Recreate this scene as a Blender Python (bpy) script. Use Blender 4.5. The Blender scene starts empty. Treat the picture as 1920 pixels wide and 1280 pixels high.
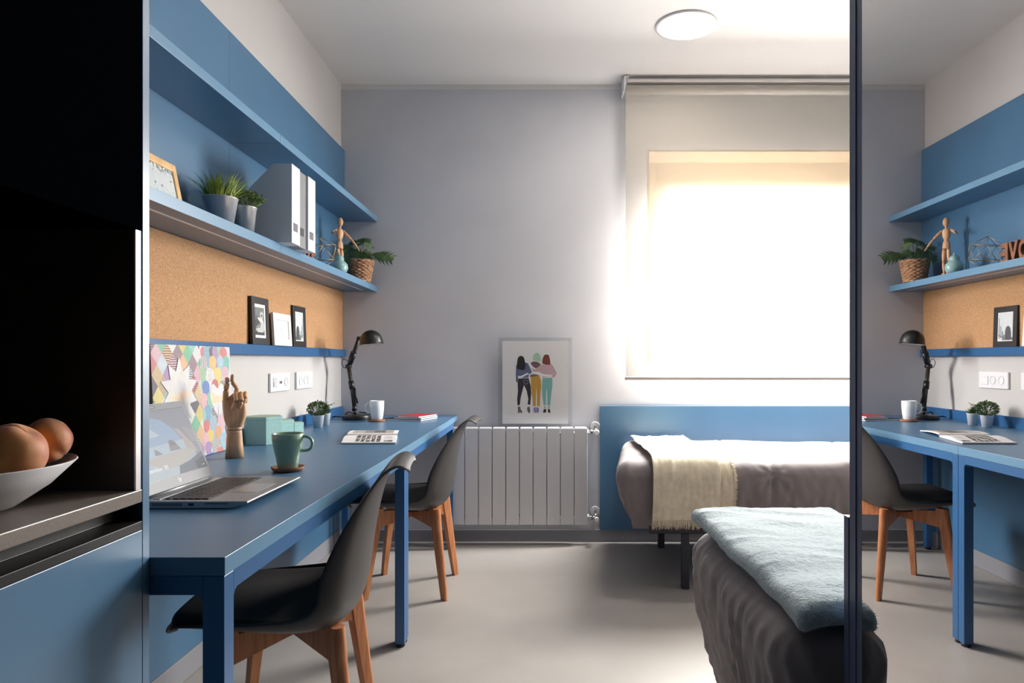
import bpy, bmesh, math, random
from mathutils import Vector, Matrix, noise
random.seed(7)
SC = bpy.context.scene
COL = SC.collection
PI = math.pi

# ------------------------------------------------------------------ camera
CAMZ = 1.077
cam = bpy.data.cameras.new('camera'); camo = bpy.data.objects.new('camera', cam); COL.objects.link(camo)
camo.location = (0, 0, CAMZ); camo.rotation_euler = (PI/2, 0, 0)
cam.sensor_width = 36; cam.lens = 24.0
cam.shift_x = -65/1920; cam.shift_y = 36/1920
cam.clip_start = .02
SC.camera = camo
# ------------------------------------------------------------------ world, lights, exposure
w = bpy.data.worlds.new('sky'); SC.world = w; w.use_nodes = True
w.node_tree.nodes['Background'].inputs[0].default_value = (.75, .86, 1, 1)
w.node_tree.nodes['Background'].inputs[1].default_value = 2.0
def area(name, loc, rot, sx, sy, power, col=(1, 1, 1), spread=180):
    l = bpy.data.lights.new(name, 'AREA'); l.shape = 'RECTANGLE'; l.size = sx; l.size_y = sy
    l.energy = power; l.color = col; l.spread = math.radians(spread)
    o = bpy.data.objects.new(name, l); COL.objects.link(o); o.location = loc; o.rotation_euler = rot
    return o
# daylight entering the window opening, behind the blind (area light faces -Y)
# (skylight comes in slanting downwards, so the window is lit by two rows tilted like the sky's light)
for zz, pw in ((1.385, 225), (1.844, 285)):
    area('window_daylight', (1.335, 4.15, zz), (-PI/2+math.radians(35), 0, 0), 1.28, .56, pw, (1, .985, .965))
SC.view_settings.view_transform = 'Standard'; SC.view_settings.look = 'None'
SC.view_settings.gamma = 1; SC.view_settings.use_curve_mapping = False
SC.view_settings.exposure = 0.08
SC.cycles.use_denoising = True
SC.cycles.max_bounces = 10; SC.cycles.diffuse_bounces = 7; SC.cycles.transparent_max_bounces = 12
SC.cycles.caustics_reflective = False; SC.cycles.caustics_refractive = False
SC.cycles.sample_clamp_indirect = 6

# ------------------------------------------------------------------ helpers
def lin(c):
    return tuple(((v/255)/12.92 if v/255 <= .04045 else ((v/255+.055)/1.055)**2.4) for v in c) + (1,)
MATS = {}
def mat(name, rgb, rough=.5, metal=0, spec=.5, noise_s=0, noise_a=0, bump=0, bump_s=200, stretch=None, rgb2=None, alpha=1, trans=0, sheen=0, coat=0, emit=None, ior=None):
    m = bpy.data.materials.new(name); m.use_nodes = True
    nt = m.node_tree; b = nt.nodes['Principled BSDF']
    b.inputs['Base Color'].default_value = lin(rgb)
    b.inputs['Roughness'].default_value = rough; b.inputs['Metallic'].default_value = metal
    b.inputs['Specular IOR Level'].default_value = spec
    if trans: b.inputs['Transmission Weight'].default_value = trans
    if ior: b.inputs['IOR'].default_value = ior
    if sheen: b.inputs['Sheen Weight'].default_value = sheen; b.inputs['Sheen Roughness'].default_value = .6
    if coat: b.inputs['Coat Weight'].default_value = coat
    if emit:
        b.inputs['Emission Color'].default_value = lin(emit[0]); b.inputs['Emission Strength'].default_value = emit[1]
    if noise_s or bump:
        tc = nt.nodes.new('ShaderNodeTexCoord'); mp = nt.nodes.new('ShaderNodeMapping')
        nt.links.new(tc.outputs['Object'], mp.inputs[0])
        if stretch: mp.inputs['Scale'].default_value = stretch
    if noise_s:
        n = nt.nodes.new('ShaderNodeTexNoise'); n.inputs['Scale'].default_value = noise_s; n.inputs['Detail'].default_value = 5
        nt.links.new(mp.outputs[0], n.inputs[0])
        r = nt.nodes.new('ShaderNodeValToRGB')
        c2 = rgb2 or tuple(max(0, v*(1-noise_a)) for v in rgb)
        r.color_ramp.elements[0].position = .38; r.color_ramp.elements[1].position = .62
        r.color_ramp.elements[0].color = lin(c2); r.color_ramp.elements[1].color = lin(rgb)
        nt.links.new(n.outputs[0], r.inputs[0]); nt.links.new(r.outputs[0], b.inputs['Base Color'])
    if bump:
        n2 = nt.nodes.new('ShaderNodeTexNoise'); n2.inputs['Scale'].default_value = bump_s; n2.inputs['Detail'].default_value = 3
        nt.links.new(mp.outputs[0], n2.inputs[0])
        bp = nt.nodes.new('ShaderNodeBump'); bp.inputs['Strength'].default_value = bump; bp.inputs['Distance'].default_value = .002
        nt.links.new(n2.outputs[0], bp.inputs['Height']); nt.links.new(bp.outputs[0], b.inputs['Normal'])
    MATS[name] = m
    return m
def flat(rgb, rough=.6):
    k = 'print_%d_%d_%d' % tuple(rgb)
    return MATS.get(k) or mat(k, rgb, rough, noise_s=60, noise_a=.03)

class MB:
    """collects vertices and faces of one mesh"""
    def __init__(s): s.v = []; s.f = []; s.m = []; s.sm = []; s.mats = []
    def mi(s, m):
        if m is None: return 0
        if m not in s.mats: s.mats.append(m)
        return s.mats.index(m)
    def add(s, vs, fs, m=None, smooth=False):
        o = len(s.v); s.v += [tuple(v) for v in vs]; i = s.mi(m)
        for f in fs: s.f.append(tuple(a+o for a in f)); s.m.append(i); s.sm.append(smooth)
        return s
    def box(s, x0, x1, y0, y1, z0, z1, m=None):
        vs = [(x, y, z) for x in (x0, x1) for y in (y0, y1) for z in (z0, z1)]
        return s.add(vs, [(0,1,3,2),(4,6,7,5),(0,4,5,1),(2,3,7,6),(0,2,6,4),(1,5,7,3)], m)
    def tube(s, pts, r, n=10, m=None, cap=True, flat=1.0, up=None):
        pts = [Vector(p) for p in pts]; k = len(pts)
        rs = r if isinstance(r, (list, tuple)) else [r]*k
        vs = []; ref = None
        for i, p in enumerate(pts):
            t = (pts[min(i+1, k-1)]-pts[max(i-1, 0)]).normalized()
            if ref is None:
                ref = Vector(up) if up else (Vector((0,0,1)) if abs(t.z) < .9 else Vector((1,0,0)))
            a = (ref-t*ref.dot(t)).normalized(); ref = a; b = t.cross(a)
            for j in range(n):
                q = 2*PI*j/n; vs.append(p+a*math.cos(q)*rs[i]+b*math.sin(q)*rs[i]*flat)
        fs = [(i*n+j, i*n+(j+1) % n, (i+1)*n+(j+1) % n, (i+1)*n+j) for i in range(k-1) for j in range(n)]
        s.add(vs, fs, m, True)
        if cap:
            o = len(s.v)-len(vs)
            s.f.append(tuple(o+j for j in reversed(range(n)))); s.m.append(s.mi(m)); s.sm.append(False)
            s.f.append(tuple(o+(k-1)*n+j for j in range(n))); s.m.append(s.mi(m)); s.sm.append(False)
        return s
    def lathe(s, prof, c=(0,0,0), n=32, m=None, sx=1, sy=1, smooth=True):
        vs = []; k = len(prof)
        for r, z in prof:
            for j in range(n):
                q = 2*PI*j/n; vs.append((c[0]+r*math.cos(q)*sx, c[1]+r*math.sin(q)*sy, c[2]+z))
        fs = [(i*n+j, i*n+(j+1) % n, (i+1)*n+(j+1) % n, (i+1)*n+j) for i in range(k-1) for j in range(n)]
        return s.add(vs, fs, m, smooth)
    def grid(s, fn, nu, nv, m=None, smooth=True, wrapv=False):
        vs = [fn(i/(nu-1), j/((nv) if wrapv else (nv-1))) for i in range(nu) for j in range(nv)]
        fs = []
        for i in range(nu-1):
            for j in range(nv if wrapv else nv-1):
                fs.append((i*nv+j, (i+1)*nv+j, (i+1)*nv+(j+1) % nv, i*nv+(j+1) % nv))
        return s.add(vs, fs, m, smooth)
    def prism(s, poly, axis, a, b, m=None, smooth=False):
        """poly in the two other axes, extruded from a to b along axis"""
        def P(u, v, t): return {'x': (t, u, v), 'y': (u, t, v), 'z': (u, v, t)}[axis]
        n = len(poly); vs = [P(u, v, a) for u, v in poly]+[P(u, v, b) for u, v in poly]
        fs = [(i, (i+1) % n, (i+1) % n+n, i+n) for i in range(n)]
        s.add(vs, fs, m, smooth)
        s.add(vs, [tuple(reversed(range(n))), tuple(range(n, 2*n))], m)
        return s
    def ball(s, c, r, m=None, sx=1, sy=1, sz=1, nu=14, nv=20):
        def f(u, v):
            th = PI*u; ph = 2*PI*v
            return (c[0]+r*sx*math.sin(th)*math.cos(ph), c[1]+r*sy*math.sin(th)*math.sin(ph), c[2]+r*sz*math.cos(th))
        return s.grid(f, nu, nv, m, True, True)
    def build(s, name, material=None, parent=None, world=True, bevel=0, seg=2, solid=0, weld=True, loc=None, sub=0, offs=-1):
        me = bpy.data.meshes.new(name); off = Vector((0,0,0))
        if parent is not None and world: off = rootloc(parent)
        elif loc is not None and world: off = Vector(loc)
        me.from_pydata([tuple(Vector(v)-off) for v in s.v], [], s.f)
        for m in (s.mats or ([material] if material else [])):
            me.materials.append(m or material)
        if s.mats:
            for i, p in enumerate(me.polygons): p.material_index = s.m[i]
        for i, p in enumerate(me.polygons): p.use_smooth = s.sm[i]
        bm = bmesh.new(); bm.from_mesh(me)
        if weld: bmesh.ops.remove_doubles(bm, verts=bm.verts, dist=1e-5)
        bmesh.ops.recalc_face_normals(bm, faces=bm.faces); bm.to_mesh(me); bm.free(); me.update()
        o = bpy.data.objects.new(name, me); COL.objects.link(o)
        if parent is not None: o.parent = parent
        elif loc is not None: o.location = loc
        if solid:
            d = o.modifiers.new('thickness', 'SOLIDIFY'); d.thickness = solid; d.offset = offs
        if sub:
            d = o.modifiers.new('smooth', 'SUBSURF'); d.levels = sub; d.render_levels = sub
        if bevel:
            d = o.modifiers.new('bevel', 'BEVEL'); d.width = bevel; d.segments = seg; d.limit_method = 'ANGLE'; d.angle_limit = .6
            d.harden_normals = False
        return o
def rootloc(o):
    v = Vector((0,0,0))
    while o is not None: v += o.location; o = o.parent
    return v
def tag(o, label=None, cat=None, group=None, kind=None):
    if label: o['label'] = label
    if cat: o['category'] = cat
    if group: o['group'] = group
    if kind: o['kind'] = kind
    return o
def thing(name, label, cat, loc=(0,0,0), rz=0, group=None):
    o = bpy.data.objects.new(name, None); COL.objects.link(o); o.location = loc; o.rotation_euler.z = rz
    o.empty_display_size = .05
    return tag(o, label, cat, group)
def struct(o): o['kind'] = 'structure'; return o
def copy_tree(o, parent=None):
    c = o.copy(); COL.objects.link(c); c.parent = parent
    for ch in [x for x in bpy.data.objects if x.parent == o]: copy_tree(ch, c)
    return c
def text2d(body, bold=0.0, spacing=1.0):
    cu = bpy.data.curves.new('t', 'FONT'); cu.body = body; cu.size = 1; cu.offset = bold; cu.fill_mode = 'BOTH'; cu.resolution_u = 3
    cu.space_character = spacing
    o = bpy.data.objects.new('t', cu); COL.objects.link(o)
    dg = bpy.context.evaluated_depsgraph_get(); me = bpy.data.meshes.new_from_object(o.evaluated_get(dg))
    vs = [(v.co.x, v.co.y) for v in me.vertices]; fs = [tuple(p.vertices) for p in me.polygons]
    bpy.data.objects.remove(o); bpy.data.curves.remove(cu); bpy.data.meshes.remove(me)
    x0 = min(v[0] for v in vs); x1 = max(v[0] for v in vs); y0 = min(v[1] for v in vs); y1 = max(v[1] for v in vs)
    return [((x-x0), (y-y0)) for x, y in vs], fs, x1-x0, y1-y0
def put_text(mb, body, org, U, V, h, m, wd=None, bold=.02, fn=None, flipn=False):
    """lettering: lower-left corner org, along U, up V, height h, width wd"""
    vs, fs, W, H = text2d(body, bold)
    sy = h/H; sx = (wd/W) if wd else sy
    org, U, V = Vector(org), Vector(U), Vector(V)
    out = []
    for x, y in vs:
        p = org+U*(x*sx)+V*(y*sy)
        if fn: p = fn(p)
        out.append(p)
    mb.add(out, fs, m)
def clip(poly, x0, x1, y0, y1):
    for ax, lim, sg in ((0, x0, 1), (0, x1, -1), (1, y0, 1), (1, y1, -1)):
        out = []
        for i in range(len(poly)):
            a, b = poly[i-1], poly[i]
            ia = sg*(a[ax]-lim) >= 0; ib = sg*(b[ax]-lim) >= 0
            if ia != ib:
                t = (lim-a[ax])/(b[ax]-a[ax]); out.append((a[0]+(b[0]-a[0])*t, a[1]+(b[1]-a[1])*t))
            if ib: out.append(b)
        poly = out
        if len(poly) < 3: return []
    return poly
class Sheet:
    """flat print: 2D shapes laid on a board, each layer a hair above the last"""
    def __init__(s, mb, org, U, V, wd, h, step=.00004):
        s.mb = mb; s.o = Vector(org); s.U = Vector(U).normalized(); s.V = Vector(V).normalized(); s.N = s.U.cross(s.V)
        s.w = wd; s.h = h; s.k = 1; s.step = step; s.hold = False
    def pt(s, x, y): return s.o+s.U*x+s.V*y+s.N*(s.k*s.step)
    def poly(s, pts, rgb, m=None):
        p = clip(list(pts), 0, s.w, 0, s.h)
        if len(p) < 3: return
        if not s.hold: s.k += 1
        s.mb.add([s.pt(x, y) for x, y in p], [tuple(range(len(p)))], m or flat(rgb))
    def ell(s, cx, cy, rx, ry, rgb, n=24, m=None):
        s.poly([(cx+rx*math.cos(2*PI*i/n), cy+ry*math.sin(2*PI*i/n)) for i in range(n)], rgb, m)
    def text(s, body, x, y, h, rgb, wd=None, bold=.02):
        s.k += 1
        put_text(s.mb, body, s.pt(x, y), s.U, s.V, h, flat(rgb), wd, bold)

# ------------------------------------------------------------------ materials
M_blue = mat('blue_laminate', (70, 112, 146), .36, spec=.7, noise_s=3, noise_a=.03, bump=.04, bump_s=500)
M_bluemetal = mat('blue_painted_steel', (44, 92, 140), .36)
M_edge = mat('blue_edge_band', (98, 138, 168), .3, spec=.7)
M_navy = mat('navy_painted_metal', (88, 98, 126), .4)
M_navyw = mat('navy_matt_front', (3, 4, 6), .9, spec=.0)
M_wall = mat('grey_wall_paint', (194, 196, 202), .75, noise_s=2, noise_a=.03, bump=.05, bump_s=300)
M_white = mat('white_wall_paint', (194, 192, 190), .8, bump=.04, bump_s=300)
M_ceil = mat('white_ceiling_paint', (212, 211, 210), .85)
M_farwall = mat('dark_wall_behind', (84, 84, 88), .8)
M_bedmetal = mat('dark_bed_steel', (32, 36, 48), .5)
M_strip = mat('pale_metal_strip', (214, 214, 218), .35, metal=.4)
M_floor = mat('grey_resin_floor', (168, 163, 158), .38, noise_s=1.6, noise_a=.07, bump=.05, bump_s=60)
M_base = mat('grey_skirting', (140, 141, 148), .5)
M_cork = mat('cork', (196, 154, 112), .85, noise_s=260, rgb2=(168, 124, 84), bump=.3, bump_s=300)
M_whiteplast = mat('white_plastic', (228, 228, 230), .3)
M_whitemet = mat('white_enamel', (206, 207, 210), .35)
M_chrome = mat('chrome', (200, 198, 192), .2, metal=1)
M_alu = mat('brushed_aluminium', (150, 151, 154), .42, metal=.5)
M_lid = mat('laptop_lid_metal', (96, 98, 102), .5, metal=.3)
M_black = mat('black_metal', (22, 21, 22), .35)
M_blackm = mat('black_matt', (26, 25, 26), .6)
M_darkgrey = mat('dark_grey', (70, 71, 75), .6)
M_wood = mat('beech_wood', (196, 132, 88), .5, noise_s=14, rgb2=(172, 108, 68), stretch=(6, 6, .6))
M_lightwood = mat('pale_wood', (214, 172, 136), .5, noise_s=20, rgb2=(198, 152, 112), stretch=(5, 5, .5))
M_framewood = mat('light_frame_wood', (226, 184, 132), .5, noise_s=20, rgb2=(210, 166, 112))
M_shell = mat('grey_chair_plastic', (62, 60, 60), .45, bump=.05, bump_s=900)
M_pad = mat('grey_seat_leatherette', (42, 39, 38), .6, bump=.1, bump_s=700)
M_stone = mat('grey_stone_worktop', (134, 125, 119), .3, noise_s=350, noise_a=.12)
M_darkniche = mat('dark_niche_lining', (52, 44, 40), .5)
M_bed = mat('taupe_bedding', (126, 117, 118), .75, noise_s=3, noise_a=.03, bump=.06, bump_s=1400, sheen=.25)
M_throw = mat('cream_throw_cotton', (222, 210, 184), .9, noise_s=40, noise_a=.05, bump=.35, bump_s=900, sheen=.2)
M_fleece = mat('pale_teal_fleece', (160, 184, 190), .95, noise_s=110, noise_a=.10, bump=1, bump_s=170, sheen=.5)
M_turq = mat('turquoise_card', (152, 198, 196), .6, noise_s=90, noise_a=.04)
M_turqtop = mat('turquoise_pattern_lid', (130, 180, 174), .6, noise_s=120, rgb2=(176, 170, 130))
M_mint = mat('green_glazed_ceramic', (136, 166, 146), .22, coat=.3)
M_cup = mat('white_porcelain', (226, 230, 232), .15, coat=.4)
M_corkdisc = mat('cork_coaster', (150, 98, 68), .7, noise_s=200, noise_a=.15)
M_grass = mat('grass_blade', (184, 196, 84), .5, noise_s=30, rgb2=(112, 138, 54))
M_bush = mat('small_leaf', (84, 112, 56), .55, noise_s=60, rgb2=(48, 72, 36))
M_leaf = mat('big_leaf', (82, 108, 60), .45, noise_s=25, rgb2=(50, 72, 48))
M_stem = mat('plant_stem', (84, 104, 52), .5)
M_soil = mat('soil', (50, 40, 32), .9)
M_zinc = mat('zinc_pot', (220, 222, 226), .27, metal=.65)
M_wicker = mat('wicker', (190, 150, 116), .7, noise_s=50, rgb2=(150, 108, 78))
M_gold = mat('brass_wire', (176, 152, 118), .35, metal=.8)
M_celadon = mat('celadon_glaze', (140, 178, 178), .12, coat=.6)
M_paper = mat('paper', (232, 231, 232), .7)
M_card = mat('white_card', (218, 218, 222), .6, noise_s=4, noise_a=.02)
M_cardgrey = mat('grey_card', (122, 124, 128), .6)
M_frameblack = mat('black_frame_wood', (28, 26, 27), .5)
M_framewhite = mat('white_frame_wood', (226, 226, 228), .45)
M_mirror = mat('mirror_silver', (232, 230, 230), .0, metal=1)
M_peach = mat('peach_skin', (222, 156, 88), .6, noise_s=14, rgb2=(184, 100, 62), bump=.1, bump_s=900, sheen=.3)
M_hair = None
def glassmat(name, tint=(1,1,1), gloss=.05):
    m = bpy.data.materials.new(name); m.use_nodes = True; nt = m.node_tree; nt.nodes.remove(nt.nodes['Principled BSDF'])
    out = nt.nodes['Material Output']; mix = nt.nodes.new('ShaderNodeMixShader'); t = nt.nodes.new('ShaderNodeBsdfTransparent')
    g = nt.nodes.new('ShaderNodeBsdfGlossy'); g.inputs['Roughness'].default_value = .02
    lw = nt.nodes.new('ShaderNodeLayerWeight'); pw = nt.nodes.new('ShaderNodeMath'); pw.operation = 'POWER'; pw.inputs[1].default_value = 5
    ma = nt.nodes.new('ShaderNodeMath'); ma.operation = 'MULTIPLY_ADD'; ma.inputs[1].default_value = .85; ma.inputs[2].default_value = .03
    nt.links.new(lw.outputs['Facing'], pw.inputs[0]); nt.links.new(pw.outputs[0], ma.inputs[0]); fr = ma
    t.inputs[0].default_value = tint+(1,)
    nt.links.new(fr.outputs[0], mix.inputs[0]); nt.links.new(t.outputs[0], mix.inputs[1]); nt.links.new(g.outputs[0], mix.inputs[2])
    nt.links.new(mix.outputs[0], out.inputs[0]); return m
M_glass = glassmat('window_glass'); M_acryl = glassmat('clear_acrylic', (.985, .99, .992))
def blindmat():
    m = bpy.data.materials.new('screen_blind_fabric'); m.use_nodes = True; nt = m.node_tree; nt.nodes.remove(nt.nodes['Principled BSDF'])
    out = nt.nodes['Material Output']
    d = nt.nodes.new('ShaderNodeBsdfDiffuse'); d.inputs[0].default_value = lin((164, 159, 152))
    t = nt.nodes.new('ShaderNodeBsdfTranslucent'); t.inputs[0].default_value = (.9, .84, .75, 1)
    tr = nt.nodes.new('ShaderNodeBsdfTransparent'); tr.inputs[0].default_value = (1, .98, .95, 1)
    m1 = nt.nodes.new('ShaderNodeMixShader'); m1.inputs[0].default_value = .025
    m2 = nt.nodes.new('ShaderNodeMixShader'); m2.inputs[0].default_value = .32
    nt.links.new(d.outputs[0], m1.inputs[1]); nt.links.new(t.outputs[0], m1.inputs[2])
    nt.links.new(m1.outputs[0], m2.inputs[1]); nt.links.new(tr.outputs[0], m2.inputs[2]); nt.links.new(m2.outputs[0], out.inputs[0])
    return m
M_blind = blindmat()

# ------------------------------------------------------------------ room
XL, XR, YB, YF, ZC = -1.229, 2.35, 4.08, -1.7, 2.727
struct(MB().box(XL-.2, XR+.2, YF-.2, YB+.3, -.1, 0).build('floor', M_floor))
struct(MB().box(XL-.2, XR+.2, YF-.2, YB+.3, ZC, ZC+.1).build('ceiling', M_ceil))
struct(MB().box(XL-.2, XL, YF-.2, YB+.3, 0, ZC).build('wall_left', M_white))
struct(MB().box(XR, XR+.2, YF-.2, YB+.3, 0, ZC).build('wall_right', M_white))
struct(MB().box(XL, XR, YF-.2, YF, 0, ZC).build('wall_front', M_farwall))
WX0, WX1, WZ0, WZ1 = .60, 2.06, 1.06, 2.34          # window opening
wb = MB()
for a in ((XL, WX0, 0, 2.697), (WX1, XR, 0, 2.697), (WX0, WX1, 0, WZ0), (WX0, WX1, WZ1, 2.697)):
    wb.box(a[0], a[1], YB, YB+.3, a[2], a[3], M_wall)
wb.box(XL, XR, YB, YB+.3, 2.697, ZC, M_ceil)
struct(wb.build('wall_back', weld=False))
# window frame and pane, at the outer side of the reveal
wf = MB()
for a in ((WX0, WX0+.095, WZ0, WZ1), (WX1-.095, WX1, WZ0, WZ1), (WX0+.095, WX1-.095, WZ0, WZ0+.075), (WX0+.095, WX1-.095, WZ1-.235, WZ1)):
    wf.box(a[0], a[1], 4.315, 4.375, a[2], a[3])
win = struct(wf.build('window_1', mat('frame_warm_light_tint', (150, 134, 108), .6), bevel=.004))  # beige tint imitates the warm light falling on the frame
MB().box(WX0+.096, WX1-.096, 4.34, 4.345, WZ0+.076, WZ1-.236).build('pane', M_glass, win)
M_reveal = mat('reveal_warm_light_tint', (140, 124, 98), .7)  # lining boxes added; their beige colour imitates warm light on the reveal
struct(MB().box(WX0+.001, WX1-.001, YB+.004, 4.314, WZ1-.013, WZ1-.001).build('added_trim_1', M_reveal))
struct(MB().box(WX0+.001, WX0+.013, YB+.004, 4.314, WZ0+.001, WZ1-.014).build('added_trim_2', M_reveal))
# skirting boards
struct(MB().box(XL+.001, XR, YB-.012, YB-.0005, .0005, .07).build('baseboard_back', M_base, bevel=.002))
struct(MB().box(XL+.0005, XL+.0125, 1.13, YB-.013, .0005, .085).build('baseboard_left', M_base, bevel=.002))

# ------------------------------------------------------------------ ceiling light
t = thing('ceiling_light', 'round white recessed ceiling downlight with a slim rim', 'ceiling light', (.685, 3.36, ZC))
def ring(r0, r1, z0, z1, n=64):
    return [(r0, z1), (r0, z0), (r1, z0+.002), (r1, z1), (r0, z1)]
M_lamp = mat('lit_diffuser', (255, 248, 238), .6, emit=((255, 244, 232), 85))
MB().lathe(ring(.125, .150, -.009, -.0005), (.685, 3.36, ZC), 64).build('rim', M_whiteplast, t)
MB().lathe([(.001, -.0065), (.1245, -.0065), (.1245, -.0006), (.001, -.0006)], (.685, 3.36, ZC), 64).build('diffuser', M_lamp, t)

# ------------------------------------------------------------------ roller blind
BX0, BX1, BY = .454, 2.16, 3.955
t = thing('roller_blind', 'off-white translucent roller blind drawn down over the window', 'roller blind', (BX0, BY, .965))
b = MB()
b.grid(lambda u, v: (BX0+.004+(BX1-BX0-.008)*u, BY-.002*math.sin(PI*u), .985+(2.67-.985)*v), 14, 10)
b.build('fabric', M_blind, t)
MB().tube([(BX0+.01, BY+.026, 2.655), (BX1-.01, BY+.026, 2.655)], .026, 24).build('roller', M_blind if False else mat('blind_roll', (208, 203, 196), .7), t)
M_rail = mat('blind_rail', (200, 196, 192), .4)
MB().box(BX0, BX1, BY-.012, BY+.012, .965, .983).build('bottom_bar', mat('blind_bar', (150, 147, 146), .4), t, bevel=.003)
MB().box(BX0+.012, BX1-.012, BY-.016, BY+.05, 2.690, 2.705).build('top_rail', M_rail, t, bevel=.003)
for x in (BX0-.008, BX1+.002):
    br = MB().box(x, x+.006, BY-.02, YB-.0005, 2.64, 2.722)
    br.box(x+.006, x+.03, BY-.02, BY+.02, 2.71, 2.722)
    br.build('bracket', M_whiteplast, t, bevel=.003)

# ------------------------------------------------------------------ kitchen (left foreground)
KX = -.656
struct_panel = tag(MB().box(XL+.001, KX, 1.1085, 1.1275, .001, ZC-.001).build('divider_panel', M_blue, loc=None, bevel=.0008), 'tall blue laminate divider panel standing between the kitchen niche and the near desk', 'divider panel')
kz = .869
t = thing('kitchen_base_cabinet', 'blue handleless kitchen base cabinet under the grey stone worktop', 'cabinet', (-.95, .2, 0))
MB().box(XL+.001, KX-.045, -.9, 1.1075, .1, kz-.0215).build('body', M_blackm, t)
MB().box(XL+.03, KX-.06, -.9, 1.1075, .001, .0995).build('plinth', M_blackm, t)
for k, (z0, z1) in enumerate(((.455, .803), (.105, .450))):
    for y0, y1 in ((-.9, .3975), (.4005, 1.1075)):
        MB().box(KX-.020, KX, y0, y1, z0, z1).build('drawer_front', M_blue, t, bevel=.001)
gp = MB().prism([(KX-.044, .8475), (KX-.044, .806), (KX, .8035), (KX, .8175), (KX-.004, .8185), (KX-.036, .822), (KX-.036, .8475)], 'y', -.9, 1.1075)
g = gp.build('grip_rail', mat('black_grip_rail', (13, 11, 11), .45, spec=.3), t, bevel=.0008)
t = tag(MB().box(XL+.001, KX, -.9, 1.1075, kz-.021, kz).build('kitchen_worktop', M_stone, loc=(-.95, .2, kz-.021), bevel=.0015), 'grey speckled stone kitchen worktop carrying the fruit bowl', 'worktop')
t = thing('niche_lining', 'dark niche lining with a pale metal edge between worktop and upper cabinet', 'niche lining', (-.95, .2, kz))
MB().box(XL+.014, KX-.004, 1.0915, 1.1045, kz+.0005, 1.2865).build('end_panel', M_darkniche, t)
MB().box(KX-.0038, KX-.0008, 1.0915, 1.1045, kz+.0005, 1.2865).build('edge_strip', M_strip, t)
MB().box(XL+.001, XL+.013, -.9, 1.1045, kz+.0005, 1.2865).build('back_panel', M_darkniche, t)
t = thing('upper_cabinet', 'tall black matt upper cabinet hanging over the kitchen niche', 'cabinet', (-.95, .2, 1.288))
MB().box(XL+.001, KX-.021, -.9, 1.1075, 1.288, 2.6).build('body', M_navyw, t)
for y0, y1 in ((-.9, -.2015), (-.1985, .4985), (.5015, 1.1075)):
    MB().box(KX-.020, KX, y0, y1, 1.288, 2.6).build('door', M_navyw, t, bevel=.001)

# fruit bowl
bc = (-.820, .925, kz+.0008)
prof = [(.001, 0), (.062, 0), (.082, .004), (.122, .032), (.153, .064), (.1518, .0656), (.150, .0646), (.118, .034), (.078, .009), (.058, .0055), (.001, .005)]
tag(MB().lathe(prof, bc, 72).build('fruit_bowl', mat('white_bowl_plastic', (214, 213, 216), .35), loc=bc), 'white conical bowl full of peaches on the stone worktop', 'bowl')
def peach(c, r, rot, seed):
    b = MB(); cc = Vector(c); R = Matrix(((-.731, -.585, -.35), (.655, -.46, -.6), (.19, -.668, .72))) if rot is None else Matrix.Rotation(rot[0], 3, 'X') @ Matrix.Rotation(rot[1], 3, 'Y') @ Matrix.Rotation(rot[2], 3, 'Z')
    def f(u, v):
        th = PI*u; ph = 2*PI*v
        d = Vector((math.sin(th)*math.cos(ph), math.sin(th)*math.sin(ph), math.cos(th)))
        k = 1-.10*math.exp(-((ph-PI)/.22)**2)*math.sin(th)**.6 - .16*math.exp(-(th/.35)**2)
        k += .03*noise.noise(d*2+Vector((seed, 0, 0)))
        return cc+R @ (d*r*k)
    return b.grid(f, 40, 56, None, True, True)
PE = [((-.724, .925, .951), .0410, (-.1, .6, .5), 'large reddish peach resting highest in the fruit bowl, nearest the camera'),
      ((-.733, 1.000, .960), .0325, None, 'golden peach with a deep crease at the right of the fruit bowl'),
      ((-.800, .935, .9610), .038, (.2, .4, 1), 'shaded peach behind the large reddish one in the fruit bowl'),
      ((-.765, .925, .9085), .0325, (0, 0, 1), 'peach at the bottom of the bowl under the others')]
for c, r, ro, lb in PE[:3]:
    tag(peach(c, r, ro, c[0]*9).build('peach', M_peach, loc=c), lb, 'peach', 'peaches in the fruit bowl')

# ------------------------------------------------------------------ wall unit on the left: back panel, cork, shelves, ledge
SEAM = 2.597
PX = -1.207
DN = 1.1285
t = thing('wall_back_panel', 'blue laminate wall panel behind both shelves, joined halfway along', 'wall panel', (XL, 2.6, 1.53))
for y0, y1 in ((DN, SEAM-.0008), (SEAM+.0008, YB-.001)):
    MB().box(XL+.0005, PX, y0, y1, 1.524, 2.332).build('panel_board', M_blue, t, bevel=.0006)
def banded(o):
    o.data.materials.append(M_edge)
    for p in o.data.polygons:
        if p.normal.x > .9: p.material_index = 1
    return o
def shelf(name, label, z0, z1, groove):
    t = thing(name, label, 'shelf', (PX, 2.6, z0))
    for y0, y1 in ((DN, SEAM-.0008), (SEAM+.0008, YB-.001)):
        banded(MB().box(PX+.0006, -1.013, y0, y1, z0, z1).build('shelf_board', M_blue, t, bevel=.0006))
    if groove:
        MB().box(-1.081, -1.072, DN, YB-.08, z0-.0012, z0-.0002).build('groove_highlight', M_strip, t)  # pale strip stands in for the highlight along the groove
    return t
shelf('wall_shelf', 'upper blue wall shelf, empty, right above the magazine files', 1.905, 1.937, False)
shelf('wall_shelf', 'lower blue wall shelf carrying plants, magazine files and the wooden mannequin', 1.488, 1.522, True)
bpy.data.objects['wall_shelf'].get('group')
tag(MB().box(XL+.0005, XL+.010, DN, YB-.001, 1.1445, 1.4875).build('cork_board', M_cork, loc=(XL, 2.6, 1.1445)), 'long brown cork pin board on the left wall between shelf and ledge', 'cork board')
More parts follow.
